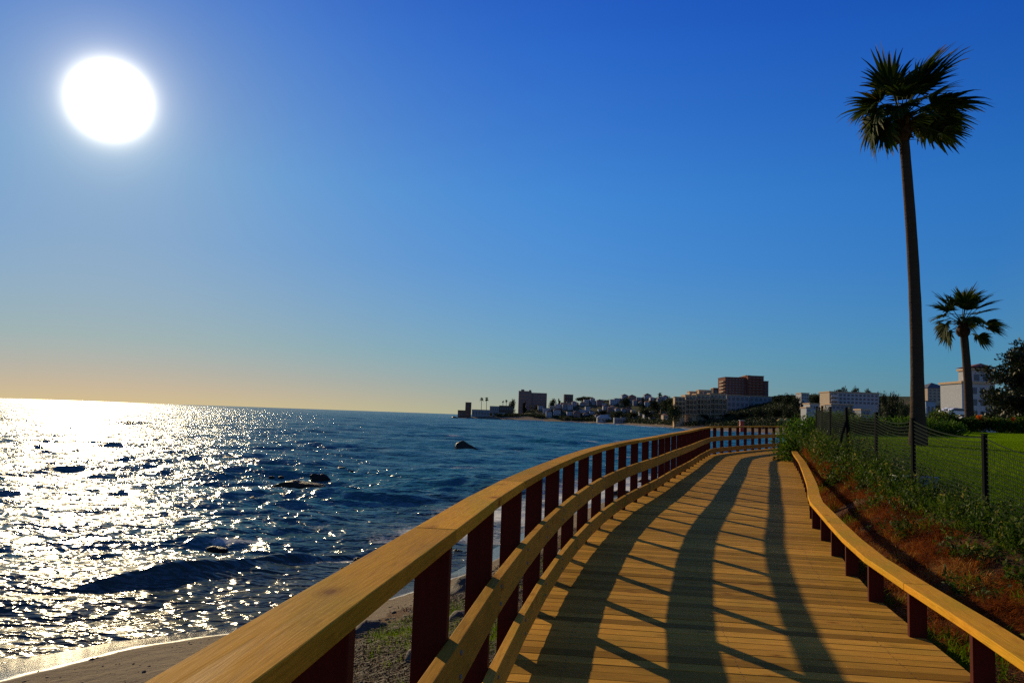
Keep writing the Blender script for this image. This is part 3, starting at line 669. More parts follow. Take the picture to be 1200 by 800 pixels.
# tall palm by the fence
b0 = at(1076, 524, 25.); t0 = at(1057.5, 142, 24.6)
b0.z = float(ground_z(np.array([b0.x]), np.array([b0.y]))[0])
fr = [(80, 82, 1.35, 1.5, 3, .1), (-80, 76, 1.2, 1.4, 3, .1), (100, 60, 1.35, 1.5, 6, .4), (88, 40, 1.1, 1.2, 18, 1.), (95, 20, 1.15, 1.2, 22, 1.), (80, 4, 1.15, 1.1, 18, 1.), (100, -18, 1.05, .75, 2, 1.),
      (-80, 50, .95, 1.0, 30, .1), (-95, 32, 1., 1.0, 55, .1), (-85, 12, .95, 1.05, 75, .1), (-100, -6, .75, 1.0, 75, .1), (-70, -2, .9, 1.0, 70, .1),
      (150, 62, .9, 1.1, 30, .4), (200, 52, .8, 1.0, 35, .3), (20, 60, .9, 1.1, 30, .5), (-20, 48, .9, 1., 40, .3), (130, 34, .9, 1.0, 35, .8), (48, 32, .9, 1., 35, .8), (170, 20, .7, .85, 55, .5), (0, 15, .7, .85, 55, .5), (-140, 25, .8, .9, 60, .1), (-40, 20, .8, .9, 60, .1), (60, 66, 1.1, 1.3, 8, .4), (-30, 72, 1.2, 1.35, 5, .1), (140, 74, 1.2, 1.4, 5, .2), (-120, 64, 1.1, 1.3, 8, .1), (110, 70, 1.3, 1.45, 5, .3), (70, 50, 1.25, 1.3, 10, .8), (110, 30, 1.25, 1.3, 14, 1.), (70, 12, 1.25, 1.2, 15, 1.), (-60, 38, 1., 1.1, 35, .1)]
palm(b0, t0, .215, .15, .31, fr, 1, 'very tall fan palm with slender trunk behind the mesh fence', .95, 1.12, .62)
b1 = at(1136, 492, 45.); t1 = at(1128.5, 380, 44.6)
b1.z = float(ground_z(np.array([b1.x]), np.array([b1.y]))[0])-.1
fr = [(85, 82, 1.3, 1.3, 3, .1), (-80, 66, 1.2, 1.25, 4, .1), (90, 62, 1.25, 1.3, 5, .2), (-88, 44, 1.05, 1.1, 14, .1), (92, 40, 1.1, 1.15, 12, .5), (85, 18, 1.2, 1.15, 16, .7), (95, -4, 1.15, 1.1, 16, .7), (80, -22, .95, .9, 25, .5),
      (-92, 18, 1., .75, 15, .1), (-85, 0, 1.1, 1.0, 60, .0), (-98, -18, 1.0, 1.0, 60, .0), (180, 60, .9, 1., 20, .2), (10, 50, .9, 1., 30, .2), (160, 28, .7, .8, 45, .3), (-160, 30, .7, .8, 45, .1), (40, 20, .7, .9, 40, .3), (20, 76, 1.25, 1.3, 4, .1), (-150, 72, 1.2, 1.25, 5, .1), (120, 52, 1.2, 1.2, 8, .4), (-70, 30, 1., 1., 40, .1)]
palm(b1, t1, .24, .205, .34, fr, 2, 'shorter leaning fan palm in the shrub bed beyond the lawn', 1.0, 1.12, .45)

# ------------------------------------------------------------------ mesh fence
fb = Vector((FENCE[0][0], FENCE[0][1], float(lawn_z(FENCE[0][0], FENCE[0][1]))))
fen = empty('mesh_fence', fb); tag(fen, 'sagging dark mesh fence on thin square posts along the lawn', 'fence')
FP = [np.array((a, b, float(lawn_z(a, b)))) for a, b in FENCE]
HF = [1.3, 1.28, 1.22, 1.27, 1.25, 1.25, 1.22, 1.2, 1.15, 1.1]
for i, (p_, h_) in enumerate(zip(FP, HF)):
    mb = MB(); w_ = .027; lx = [0, .02, 0, .0, .015, -.05, 0, .03, 0, 0][i]
    mb.hexa([(p_[0]+sx*w_+dx, p_[1]+sy*w_, p_[2]+z_) for z_, dx in ((-.3, 0), (h_, lx)) for sx, sy in ((-1, -1), (1, -1), (1, 1), (-1, 1))])
    mb.hexa([(p_[0]+sx*.031+lx, p_[1]+sy*.031, p_[2]+z_) for z_ in (h_+.001, h_+.02) for sx, sy in ((-1, -1), (1, -1), (1, 1), (-1, 1))])
    mb.build('post', M['fence_post'], fen)
p_ = FP[5]; mb = MB(); mb.tube([(p_[0]-.42, p_[1]-.1, p_[2]-.2), (p_[0]-.05, p_[1], p_[2]+.95)], [.03, .03], 6); mb.build('brace', M['fence_post'], fen)
mb = MB()
def strand(pts, r_):
    b = len(mb.v)
    for i, p_ in enumerate(pts):
        for k in range(3):
            a = k*2.094; mb.v.append((p_[0]+math.cos(a)*r_, p_[1], p_[2]+math.sin(a)*r_)); mb.uv.append((0, 0))
    for i in range(len(pts)-1):
        for k in range(3): mb.f.append((b+i*3+k, b+i*3+(k+1) % 3, b+i*3+3+(k+1) % 3, b+i*3+3+k)); mb.t.append(.5)
def strand_v(pts, r_):
    b = len(mb.v)
    for p_ in pts:
        for k in range(3):
            a = k*2.094; mb.v.append((p_[0]+math.cos(a)*r_, p_[1]+math.sin(a)*r_, p_[2])); mb.uv.append((0, 0))
    for i in range(len(pts)-1):
        for k in range(3): mb.f.append((b+i*3+k, b+i*3+(k+1) % 3, b+i*3+3+(k+1) % 3, b+i*3+3+k)); mb.t.append(.5)
ROWS = 20
for i in range(len(FP)-1):
    A, B = FP[i], FP[i+1]; nseg = 24; sagt = random.uniform(.05, .11) if i > 1 else .13
    def net(u_, k):                                   # u along, k row 0..1 up
        top = (HF[i]*(1-u_)+HF[i+1]*u_)-.03; sg = sagt*4*u_*(1-u_)
        base_ = A*(1-u_)+B*u_; bulge = .05*math.sin(u_*math.pi)*math.sin(k*3.1)
        return (base_[0]+bulge, base_[1], base_[2]+.04+(top-.04-sg)*k)
    for k in range(ROWS): strand([net(u_/nseg, k/(ROWS-1)) for u_ in range(nseg+1)], .0062 if k < ROWS-1 else .009)
    for j in range(1, 52): strand_v([net(j/52+(.5/52 if False else 0), k/(ROWS-1)) for k in range(0, ROWS, 3)], .0024)
mb.build('netting', M['fence_net'], fen)

# ------------------------------------------------------------------ vegetation by the path
sh = []
rs = np.random.default_rng(21)
for i in range(58):
    yy = 6.2+ (i/69)**1.12*24; fx_ = np.interp(yy, [p_[1] for p_ in FENCE], [p_[0] for p_ in FENCE]); cx_ = along(CURB, yy)
    k = 1.0-.55*rs.random()**1.8 if i % 3 else .99
    sh.append((yy+rs.normal()*.15, cx_+.35+(fx_-cx_-.35)*k, (.30+.2*rs.random())*(.7 if k < .75 else 1.3)))
sh.sort()
for i, (yy, xx, rr_) in enumerate(sh):
    zz = float(ground_z(np.array([xx]), np.array([yy]))[0]); cl_ = []
    ns_ = int(34*min(1.3, 11/yy+.35)); nl = 20; az_ = rs.random(ns_)*6.283; tl_ = .15+.95*rs.random(ns_); ln_ = rr_*(.75+.85*rs.random(ns_))
    d_ = np.stack([np.cos(az_)*tl_, np.sin(az_)*tl_, np.ones(ns_)], 1); d_ /= np.linalg.norm(d_, axis=1)[:, None]
    b_ = np.stack([xx+rs.normal(size=ns_)*rr_*.55, yy+rs.normal(size=ns_)*rr_*.55, np.full(ns_, zz-.05)], 1)
    f_ = (np.arange(nl)[None, :]+rs.random((ns_, nl)))/nl; P_ = b_[:, None]+d_[:, None]*(ln_[:, None]*f_)[..., None]; P_[..., 2] -= .18*ln_[:, None]*f_**2
    P_ = P_.reshape(-1, 3)+rs.normal(size=(ns_*nl, 3))*.018; dl = np.repeat(d_, nl, 0)*.6+unit(ns_*nl, rs)*.9+np.array([0, 0, .25]); sz = (.032+.04*rs.random(ns_*nl))*(1 if yy < 14 else 1.3)
    V_, F_ = leaf_quads(P_, dl, unit(ns_*nl, rs), sz, sz*(.3+.2*rs.random(ns_*nl)))
    t_ = np.clip(np.repeat(.45+.25*rs.normal(size=ns_), nl)+.12*rs.normal(size=ns_*nl), 0, 1)
    o = link('shrub', V_, F_, M['shrub'], loc=(xx, yy, zz), tint=t_)
    side = 'hugging the mesh fence' if i % 3 == 0 else 'on the bank'
    tag(o, f'small leafy green shrub {side}, {nth(i)} along the fence from the near end', 'shrub', 'shrubs between kerb rail and fence')
# dry grass on the bank
def blades(name, x, y, zz, L, W, lean, mk, lab, cat, r, t=None, tex=.5):
    n_ = len(x); a = r.random(n_)*6.283; tl_ = lean*(.3+r.random(n_)); d = np.stack([np.cos(a)*tl_, np.sin(a)*tl_, np.ones(n_)*.9], 1); d /= np.linalg.norm(d, axis=1)[:, None]
    sd = np.stack([-np.sin(a), np.cos(a), np.zeros(n_)], 1); b = np.stack([x, y, zz], 1); L = L[:, None]; W = W[:, None]
    mid = b+d*L*.55; tip = mid+(d+np.stack([np.cos(a)*tex, np.sin(a)*tex, -np.ones(n_)*tex*.9], 1))*L*.45
    V = np.stack([b-sd*W*.5, b+sd*W*.5, mid+sd*W*.4, mid-sd*W*.4, tip], 1).reshape(-1, 3); i0 = np.arange(n_)*5
    Fq = [tuple(q_) for q_ in np.stack([i0, i0+1, i0+2, i0+3], 1).tolist()]+[tuple(q_) for q_ in np.stack([i0+3, i0+2, i0+4], 1).tolist()]
    t = np.clip(.5+.25*r.normal(size=n_), 0, 1) if t is None else t
    o = link(name, V, Fq, M[mk], tint=np.concatenate([t, t])); tag(o, lab, cat, kind='stuff')
r = np.random.default_rng(33); n_ = 150000
yy = 3.0+27*r.random(n_)**1.9; cx_ = along(CURB, yy); fx_ = np.interp(yy, [p_[1] for p_ in FENCE], [p_[0] for p_ in FENCE]); k = r.random(n_)**.9*.95
xx = cx_+.16+(fx_-cx_-.16)*k; mask = (vnoise(xx*1.6, yy*1.6, 3, 41) > .36+.22*(k > .75))
xx, yy = xx[mask], yy[mask]; zz = ground_z(xx, yy); tt = np.clip(vnoise(xx*2.2, yy*2.2, 3, 43)*1.5-.25+.18*r.normal(size=len(xx)), 0, 1)
tuft = vnoise(xx*3, yy*3, 2, 44)
blades('dry_grass', xx, yy, zz-.01, (.08+.22*r.random(len(xx)))*(.45+1.1*tuft), .004+.004*r.random(len(xx)), 1.5, 'dry', 'matted red brown dry grass covering the bank beside the kerb rail', 'dry grass', r, tt, 1.)
n_ = 30000; yy = 3.0+27*r.random(n_)**1.7; cx_ = along(CURB, yy); fx_ = np.interp(yy, [p_[1] for p_ in FENCE], [p_[0] for p_ in FENCE]); k = r.random(n_)
xx = cx_+.2+(fx_-cx_+.1)*k; mask = vnoise(xx*1.1, yy*1.1, 3, 46)+.25*k > .60; xx, yy = xx[mask], yy[mask]; zz = ground_z(xx, yy)
blades('green_grass', xx, yy, zz-.01, .10+.22*r.random(len(xx)), .006+.006*r.random(len(xx)), .6, 'blade', 'tufts of long green grass among the shrubs on the bank', 'grass', r, None, .5)
# lawn grass
n_ = 110000; yy = 5+24*r.random(n_)**1.4; fx_ = np.interp(yy, [p_[1] for p_ in FENCE], [p_[0] for p_ in FENCE]); xx = fx_+.05+(.55*yy-fx_+3)*r.random(n_); mask = (xx < .80*yy)
xx, yy = xx[mask], yy[mask]; zz = lawn_z(xx, yy)+(vnoise(xx*.15, yy*.15, 2, 3)-.5)*.12
blades('lawn_grass', xx, yy, zz-.01, .035+.045*r.random(len(xx)), .006+.007*r.random(len(xx)), .6, 'blade', 'short green turf blades on the lawn nearest the fence', 'grass', r, None, .4)
# litter and weeds below the railing
n_ = 110000; yy = 1.2+26*r.random(n_)**1.7; xx = along(RAIL, yy)-.02-4.4*r.random(n_); mask = (vnoise(xx*1.4, yy*1.4, 3, 51) > .36+.3*((along(RAIL, yy)-xx) > 3.3)); xx, yy = xx[mask], yy[mask]; zz = ground_z(xx, yy)
blades('dry_litter', xx, yy, zz, .05+.17*r.random(len(xx)), .006+.012*r.random(len(xx)), 1.7, 'litter', 'dry brown weeds and driftwood scraps on the bank below the railing', 'litter', r, None, 1.2)
n_ = 40000; yy = 1.4+24*r.random(n_)**1.6; xx = along(RAIL, yy)-.05-3.4*r.random(n_); mask = vnoise(xx*.9, yy*.9, 3, 53) > .53; xx, yy = xx[mask], yy[mask]; zz = ground_z(xx, yy)
blades('bank_grass', xx, yy, zz-.01, .07+.15*r.random(len(xx)), .006+.007*r.random(len(xx)), .7, 'blade', 'patches of green grass on the seaward bank under the railing', 'grass', r, None, .6)

# hedge at the bend
HP = [(10.9, 30.2, 3.9), (11.6, 31.4, 4.35), (12.3, 32.3, 4.55), (13.1, 33.0, 4.62), (14.0, 33.4, 4.66), (15.0, 33.7, 4.62), (16.0, 33.8, 4.6), (17.0, 33.9, 4.58), (18.2, 34.2, 4.55), (19.4, 34.6, 4.5)]
cl_ = []
for a, b, tp in HP:
    zz = float(ground_z(np.array([a]), np.array([b]))[0])
    for k in range(5):
        zc = zz+.15+(tp-zz-.35)*k/4; cl_.append((a+rs.normal()*.15, b+rs.normal()*.15, zc, .75, .65, .42+.06*rs.random()))
o = foliage('hedge', 26000, cl_, .10, 71, 'hedge', loc=(13.5, 33, 3.6)); tag(o, 'clipped bright green hedge at the bend behind the end of the fence', 'hedge')
bushes = [('round_bush', 1092, 496, 40, .9, .8, 'dark round bush just right of the tall palm trunk, beyond the lawn'), ('round_bush', 1104, 494, 44, 1.2, 1.0, 'dark olive bush left of the small palm in the lawn-edge bed'),
          ('round_bush', 1118, 496, 44, 1.0, .75, 'low olive bush in front of the white tower house'), ('round_bush', 1132, 498, 43, 1.0, .7, 'low bush at the foot of the small leaning palm'),
          ('round_bush', 1150, 497, 43.5, 1.1, .75, 'bush with a few yellow flowers right of the small palm'), ('round_bush', 1166, 497, 43.5, 1.0, .7, 'low bush below the left edge of the dark cypress'),
          ('round_bush', 1182, 498, 44, 1.1, .75, 'low bush under the middle of the dark cypress'), ('round_bush', 1198, 498, 44, 1.1, .8, 'low bush at the right end of the flower bed'), ('round_bush', 1215, 498, 44, 1.1, .8, 'low bush beyond the right end of the flower bed')]
for i, (nm, px, py, Y, rw, rh, lab) in enumerate(bushes):
    p_ = at(px, py, Y); zz = float(ground_z(np.array([p_.x]), np.array([p_.y]))[0]); cl_ = [(p_.x+rs.normal()*rw*.45, p_.y+rs.normal()*.4, zz+rh*(.3+.55*rs.random()), rw*.5, rw*.45, rh*.42) for _ in range(7)]
    o = foliage(nm, 2600, cl_, .13, 80+i, 'shrub', loc=(p_.x, p_.y, zz)); tag(o, lab, 'bush', 'bushes in the bed beyond the lawn')
for i, (px, py, Y, mk, lab) in enumerate([(1147, 489, 43, 'flower', 'cluster of orange flowers beside the small palm'), (1154, 492, 42.8, 'yellow', 'pale yellow flower spikes right of the orange cluster'), (1187, 491, 43, 'flower', 'small orange flower head under the dark cypress'), (1101, 497, 43, 'flower', 'rusty flower head left of the small palm')]):
    p_ = at(px, py, Y); o = foliage('flower_clump', 170, [(p_.x, p_.y, p_.z, .10+.07*(i == 0), .10, .10+.06*(i < 2))], .08, 95+i, mk, loc=tuple(p_)); tag(o, lab, 'flowers')
# cypress on the right
cp = at(1236, 497, 50); cz = float(ground_z(np.array([cp.x]), np.array([cp.y]))[0]); root = empty('cypress_tree', (cp.x, cp.y, cz)); tag(root, 'big dark cypress with layered sprays at the right edge of the lawn', 'tree')
mb = MB(); mb.tube([(cp.x, cp.y, cz-.3), (cp.x+.2, cp.y, cz+3), (cp.x, cp.y, cz+5.6)], [.5, .38, .1], 9); cl_ = []
for k in range(90):
    h_ = .5+5.2*rs.random(); a = rs.random()*6.28; R0 = 5.0*(1-(h_/8.0)**2.2)*(.55+.5*rs.random()); e_ = (cp.x+math.cos(a)*R0*.9, cp.y+math.sin(a)*R0*.8, cz+h_)
    cl_.append((*e_, 1.0, .9, .38)); 
    for f_ in (.45,): cl_.append((cp.x+math.cos(a)*R0*f_, cp.y+math.sin(a)*R0*f_, cz+h_-.25, 1.3, 1.2, .6))
    mb.tube([(cp.x, cp.y, cz+h_-.9), e_], [.07, .02], 4, False)
mb.build('trunk', M['bark'], root, loc=None); foliage('crown', 75000, cl_, .22, 99, 'cypress', root, up=.5)
# pale blue utility lid by the fence
p_ = at(1071, 563, 14.4); zz = float(ground_z(np.array([p_.x]), np.array([p_.y]))[0]); mb = MB(); mb.box(p_.x-.32, p_.x+.32, p_.y-.2, p_.y+.2, zz-.1, zz+.16); mb.box(p_.x-.34, p_.x+.34, p_.y-.22, p_.y+.22, zz+.163, zz+.20)
o = mb.build('utility_box', M['pale_blue'], bevel=.01, loc=(p_.x, p_.y, zz)); tag(o, 'low pale blue utility box at the foot of a fence post', 'utility box')

# ------------------------------------------------------------------ far buildings
_sp = np.array([(544, 850), (562, 844), (593, 836), (633, 830), (679, 812), (710, 765), (740, 680), (772, 585), (790, 540), (821, 488)], float)
def farY(px, pyt, Y):
    if px >= 788: return Y
    hor = 466+.0358*px
    return float(np.interp(px, _sp[:, 0], _sp[:, 1])+np.interp(pyt-hor, [-28, -14, -5, 0], [150, 85, 40, 12])*(1 if px > 575 else .45))
def gz(p_): return float(ground_z(np.array([p_.x]), np.array([p_.y]))[0])
def facade(root, x0, x1, zb, zt, yf, nx, nz, mk='window_dark', ww=.5, wh=.55, both=True, recess=.12, balcony=None):
    """real window parts on the front face (towards -y), each set proud of the wall"""
    dx = (x1-x0)/nx; dz_ = (zt-zb)/nz
    for j in range(nz):
        for i in range(nx):
            cx_ = x0+dx*(i+.5); cz_ = zb+dz_*(j+.5); mb = MB(); mb.box(cx_-dx*ww/2, cx_+dx*ww/2, yf-.03, yf+.1, cz_-dz_*wh/2, cz_+dz_*wh/2); mb.build('window', M[mk], root)
        if balcony:
            mb = MB(); zz = zb+dz_*j; mb.box(x0+.1, x1-.1, yf-1.5, yf-.005, zz-.12, zz+.1); mb.box(x0+.1, x1-.1, yf-1.5, yf-1.35, zz+.1, zz+1.0); mb.build('balcony', M[balcony], root)
def block(px0, px1, pyt, Y, dep, mk, name, lab, cat, group=None, roof='flat', roofk='grey_roof', nx=0, nz=0, balcony=None, rz=0., zbase=None, ww=.5, wh=.5, YF=True):
    Y = farY((px0+px1)/2, pyt, Y) if YF else Y
    a, b = at(px0, pyt, Y), at(px1, pyt, Y); zt = (a.z+b.z)/2; xc = (a.x+b.x)/2; w_ = (b.x-a.x)/2
    zb = (gz(Vector((xc, Y, 0))) if zbase is None else zbase); zlow = min(zb, zt-2.4)-2
    root = empty(name, (xc, Y+dep/2, max(zb, zlow))); tag(root, lab, cat, group)
    x0, x1 = xc-w_, xc+w_
    mb = MB(); mb.box(x0, x1, Y, Y+dep, zlow, zt); mb.build('wall', M[mk], root)
    if roof == 'hip':
        mb = MB(); e_ = .35; h_ = min(w_*.55, 3.2); y0, y1 = Y-e_, Y+dep+e_; rx = max(0, w_-dep/2)
        r0, r1 = (xc-rx, Y+dep/2, zt+h_), (xc+rx+.01, Y+dep/2, zt+h_); c0, c1, c2, c3 = (x0-e_, y0, zt+.01), (x1+e_, y0, zt+.01), (x1+e_, y1, zt+.01), (x0-e_, y1, zt+.01)
        mb.poly([c0, c1, r1, r0]); mb.poly([c1, c2, r1]); mb.poly([c2, c3, r0, r1]); mb.poly([c3, c0, r0]); mb.poly([c3, c2, c1, c0]); mb.build('roof', M[roofk], root)
    else:
        mb = MB(); mb.box(x0-.15, x1+.15, Y-.15, Y+dep+.15, zt+.003, zt+.35); mb.build('roof', M[roofk], root)
    if nx:
        zb2 = max(zb, zlow+2)+.3 if zbase is None else zbase
        facade(root, x0+.3, x1-.3, zb2, zt-.3, Y, nx, nz, balcony=balcony, ww=ww, wh=wh)
        mb = MB()
    return root, x0, x1, zt
# watch tower on the tip
block(545.5, 552.2, 471.5, 850, 6, 'stone_wall', 'watchtower', 'square stone watchtower alone on the tip of the headland', 'tower', roofk='stone_wall', nx=1, nz=2, ww=.2, wh=.25)
block(536.5, 546, 480.8, 852, 5, 'stone_wall', 'stone_house', 'low stone building left of the watchtower', 'building', roofk='stone_wall', nx=3, nz=1, ww=.3, wh=.4)
block(553, 574, 480.2, 842, 9, 'grey_wall', 'seaside_villa', 'low pale villa just right of the watchtower', 'house', nx=6, nz=1)
block(574, 585, 476, 838, 10, 'grey_wall', 'seaside_villa', 'two storey flat roofed villa under the twin palms', 'house', nx=4, nz=2)
block(585, 602, 475.5, 840, 10, 'stone_wall', 'seaside_villa', 'long brown villa left of the pink apartment block', 'house', nx=6, nz=2)
block(577, 592, 483.5, 832, 6, 'white_wall', 'seaside_villa', 'low white house near the water below the long brown villa', 'house', nx=5, nz=1)
# pink apartment block with two wings
rt_, x0, x1, zt = block(608, 623, 458.3, 820, 18, 'pink_wall', 'apartment_block', 'tall pinkish apartment block dominating the headland', 'apartment block', nx=6, nz=8, ww=.45, wh=.45, balcony=None)
Yp = rt_.location.y-9+2; e_ = at(641, 460, Yp); mb = MB(); mb.box(x1+.02, e_.x, Yp, Yp+16, 3, zt-1.4); mb.build('side_wing', M['pink_wall'], rt_); facade(rt_, x1+.6, e_.x-.5, 8, zt-2, Yp, 6, 7)
mb = MB(); mb.box(x0+3, x0+7, Yp+4, Yp+10, zt+.36, zt+2.4); mb.build('stair_head', M['pink_wall'], rt_); mb = MB(); mb.box(x1-3, x1-.5, Yp+4, Yp+10, zt+.36, zt+2.); mb.build('stair_head', M['pink_wall'], rt_)
block(661.3, 671.8, 462.3, 800, 12, 'stone_wall', 'apartment_block', 'small square brown block between the pink block and the white village', 'apartment block', nx=4, nz=5)
# white village houses: generated rows with real differences
def sY(px, s_):
    Yb = float(np.interp(px, _sp[:, 0], _sp[:, 1])); Ys = np.arange(Yb-30, Yb+420, 3.); d = shore_d((px-600)/F*Ys, Ys); k = np.nonzero(d >= s_)[0]
    return float(Ys[k[0]]) if len(k) else Yb+s_
rows = [('upper', 118, 672, 784, 14), ('middle', 92, 634, 774, 20), ('lower', 60, 628, 780, 22), ('front', 34, 636, 783, 13)]
hv = random.Random(4); kinds = [('village_white', 'white'), ('village_white', 'white'), ('village_white', 'white'), ('cream_wall', 'cream'), ('grey_wall', 'grey'), ('pink_wall', 'pink')]
for nm, off, pa, pb, cnt in rows:
    for i in range(cnt):
        px = pa+(pb-pa)*(i+hv.uniform(.1, .6))/cnt; wpx = hv.uniform(4., 9.)
        mk, cn = hv.choice(kinds); rf, rk, rn = hv.choice([('flat', 'village_white', 'flat roof'), ('flat', 'grey_roof', 'grey flat roof'), ('hip', 'tile_roof', 'tiled roof'), ('hip', 'tile_roof', 'tiled roof')])
        pc = px+wpx/2; YY = sY(pc, off+hv.uniform(-10, 10)); nz_ = 2 if hv.random() < .6 else 1
        g0 = gz(Vector(((pc-600)/F*YY, YY, 0))); zt_ = g0+nz_*2.9+.6; pyt = 466+.0358*pc-(zt_-CAMZ)*F/YY
        block(px, px+wpx, pyt, YY, hv.uniform(7, 10), mk, 'village_house', f'{cn} house with {rn}, {nth(i)} from left in {nm} row of far village', 'house', 'houses of the far village', rf, rk, nx=max(2, int(wpx/2.2)), nz=nz_, zbase=g0+.4, ww=.42, wh=.5, YF=False)
# beach kiosks
for (px0, px1, pyt, mk, lab) in [(700, 716.5, 489.6, 'white_wall', 'beach bar with wide pale roof below the white village'), (720, 733, 489.8, 'grey_wall', 'grey beach hut right of the beach bar')]:
    block(px0, px1, pyt, 690 if px0 < 710 else 684, 8, mk, 'beach_hut', lab, 'hut', roofk='white_wall', roof='hip' if px0 < 710 else 'flat', nx=4, nz=1, ww=.6)
# terraced resort in front of the hotel
def multi(name, lab, cat, blocks, loc_Y):
    a = at(blocks[0][0], blocks[0][2], loc_Y); root = empty(name, (a.x, loc_Y, gz(Vector((a.x, loc_Y, 0))))); tag(root, lab, cat)
    for (px0, px1, pyt, pyb, Y, dep, mk, pn, nx, nz, balc) in blocks:
        a, b = at(px0, pyt, Y), at(px1, pyt, Y); zt = (a.z+b.z)/2; zb = (at(px0, pyb, Y).z+at(px1, pyb, Y).z)/2; zl = min(zb, gz(Vector(((a.x+b.x)/2, Y, 0)))-2) if pn == 'wall' else zb
        mb = MB(); mb.box(a.x, b.x, Y, Y+dep, zl, zt); mb.build(pn, M[mk], root)
        mb = MB(); mb.box(a.x-.3, b.x+.3, Y-.4, Y+dep+.3, zt+.003, zt+.5); mb.build('roof', M['terrace' if mk != 'brick_wall' else 'brick_wall'], root)
        if nx: facade(root, a.x+.3, b.x-.3, zb, zt-.3, Y, nx, nz, balcony=balc, ww=.6, wh=.55)
    return root
resort = multi('resort_building', 'long terraced resort building with balconies in front of the brown hotel', 'resort',
      [(790.5, 803, 465.5, 486, 560, 5, 'terrace', 'wall', 3, 4, 'terrace'), (803.2, 816, 463.2, 486, 567, 14, 'terrace', 'wall', 3, 4, 'terrace'), (816.2, 832, 462.2, 486, 574, 14, 'terrace', 'wall', 3, 4, 'terrace'), (832.2, 851, 461.6, 486, 581, 24, 'terrace', 'wall', 4, 4, 'terrace'),
       (851.5, 878, 463.5, 484, 622, 20, 'grey_wall', 'wall', 5, 3, None), (878.2, 905, 464.6, 484, 628, 20, 'grey_wall', 'wall', 5, 3, None), (808, 817, 459, 463, 592, 8, 'terrace', 'penthouse', 2, 1, None), (819, 834, 457.4, 462.4, 598, 9, 'terrace', 'penthouse', 3, 1, None), (836, 842, 455, 462.4, 603, 8, 'stone_wall', 'penthouse', 1, 1, None)], 560)  # grey blocks: shade on the right half is put into the wall colour
fr_ = random.Random(8)
for (pa, pb, Y, nb_) in ((790.5, 803, 560, 3), (803.2, 816, 567, 3), (816.2, 832, 574, 4), (832.2, 851, 581, 4)):
    for k in range(nb_+1):
        q0 = at(pa+(pb-pa)*k/nb_, 464.5, Y); zb_ = at(pa, 486, Y).z; mb = MB(); mb.box(q0.x-.3, q0.x-.02 if k == nb_ else q0.x+.05, Y-2.6, Y-.004, zb_, q0.z-fr_.uniform(.2, 3.)); mb.build('partition', M['terrace'], resort)
    for j in range(4):
        for k in range(nb_):
            if fr_.random() < .45:
                q0 = at(pa+(pb-pa)*(k+.3)/nb_, 464.5, Y); q1 = at(pa+(pb-pa)*(k+.8)/nb_, 464.5, Y); zb_ = at(pa, 486, Y).z; hh_ = (q0.z-zb_)/4; mb = MB()
                mb.hexa([(q0.x, Y-1.5, zb_+hh_*(j+.95)-.9), (q1.x, Y-1.5, zb_+hh_*(j+.95)-.9), (q1.x, Y-.01, zb_+hh_*(j+.95)-.15), (q0.x, Y-.01, zb_+hh_*(j+.95)-.15), (q0.x, Y-1.5, zb_+hh_*(j+.95)-.82), (q1.x, Y-1.5, zb_+hh_*(j+.95)-.82), (q1.x, Y-.01, zb_+hh_*(j+.95)-.07), (q0.x, Y-.01, zb_+hh_*(j+.95)-.07)])
                mb.build('awning', M['cream_wall'], resort)
hotel = multi('hotel_tower', 'tall dark red brick hotel on the skyline behind the terraced resort', 'hotel',
      [(850, 876.5, 442.5, 464, 680, 24, 'brick_wall', 'wall', 7, 7, None), (876.6, 895, 440.8, 464, 674, 26, 'brick_wall', 'wall', 4, 7, 'brick_wall'), (895.1, 900.5, 447, 464, 678, 22, 'brick_wall', 'wall', 2, 6, None), (874, 879, 440.2, 442.3, 684, 8, 'cream_wall', 'stair_head', 0, 0, None)], 680)
a = at(850, 446, 680)
for j in range(6):
    z_ = a.z-j*2.9; mb = MB(); mb.box(a.x-1.6, a.x-.02, 681, 694, z_-1., z_); mb.build('balcony', M['cream_wall'], hotel)
multi('white_apartments', 'long white apartment building under trees right of the hotel', 'apartment block',
      [(972, 982, 459.5, 479, 380, 12, 'cream_wall', 'wall', 2, 4, 'white_wall'), (982.1, 1030, 460.5, 474, 384, 12, 'white_wall', 'wall', 10, 3, None), (974, 1000, 474.3, 480, 374, 8, 'grey_wall', 'wall', 5, 1, None)], 380)  # cream left end: sunlight painted into the colour of a white wall
multi('white_house', 'small stepped white house left of the long white apartments', 'house', [(949, 960, 473.5, 480, 360, 8, 'white_wall', 'wall', 3, 1, None), (945, 951, 478, 483, 356, 7, 'white_wall', 'wall', 2, 1, None)], 356)
multi('white_house', 'small white house high on the ridge between hotel and apartments', 'house', [(939, 948, 461, 468, 520, 10, 'white_wall', 'wall', 3, 2, None)], 520)
multi('white_cabin', 'small grey white cabin in front of the long white apartments', 'cabin', [(1009, 1020, 480.6, 487, 300, 6, 'grey_wall', 'wall', 2, 1, None)], 300)
rt_, x0, x1, zt = block(1087, 1113, 454.8, 350, 12, 'cream_wall', 'villa', 'three storey cream villa with grey hipped roof between the two palms', 'villa', None, 'hip', 'grey_roof', 5, 4, zbase=at(1100, 470, 350).z)
block(1085, 1096, 470.5, 300, 8, 'pale_blue', 'villa', 'low house with shade painted bluish on its walls, below the cream villa', 'house', nx=2, nz=2)  # pale blue here is shade put into the colour of blue-white walls
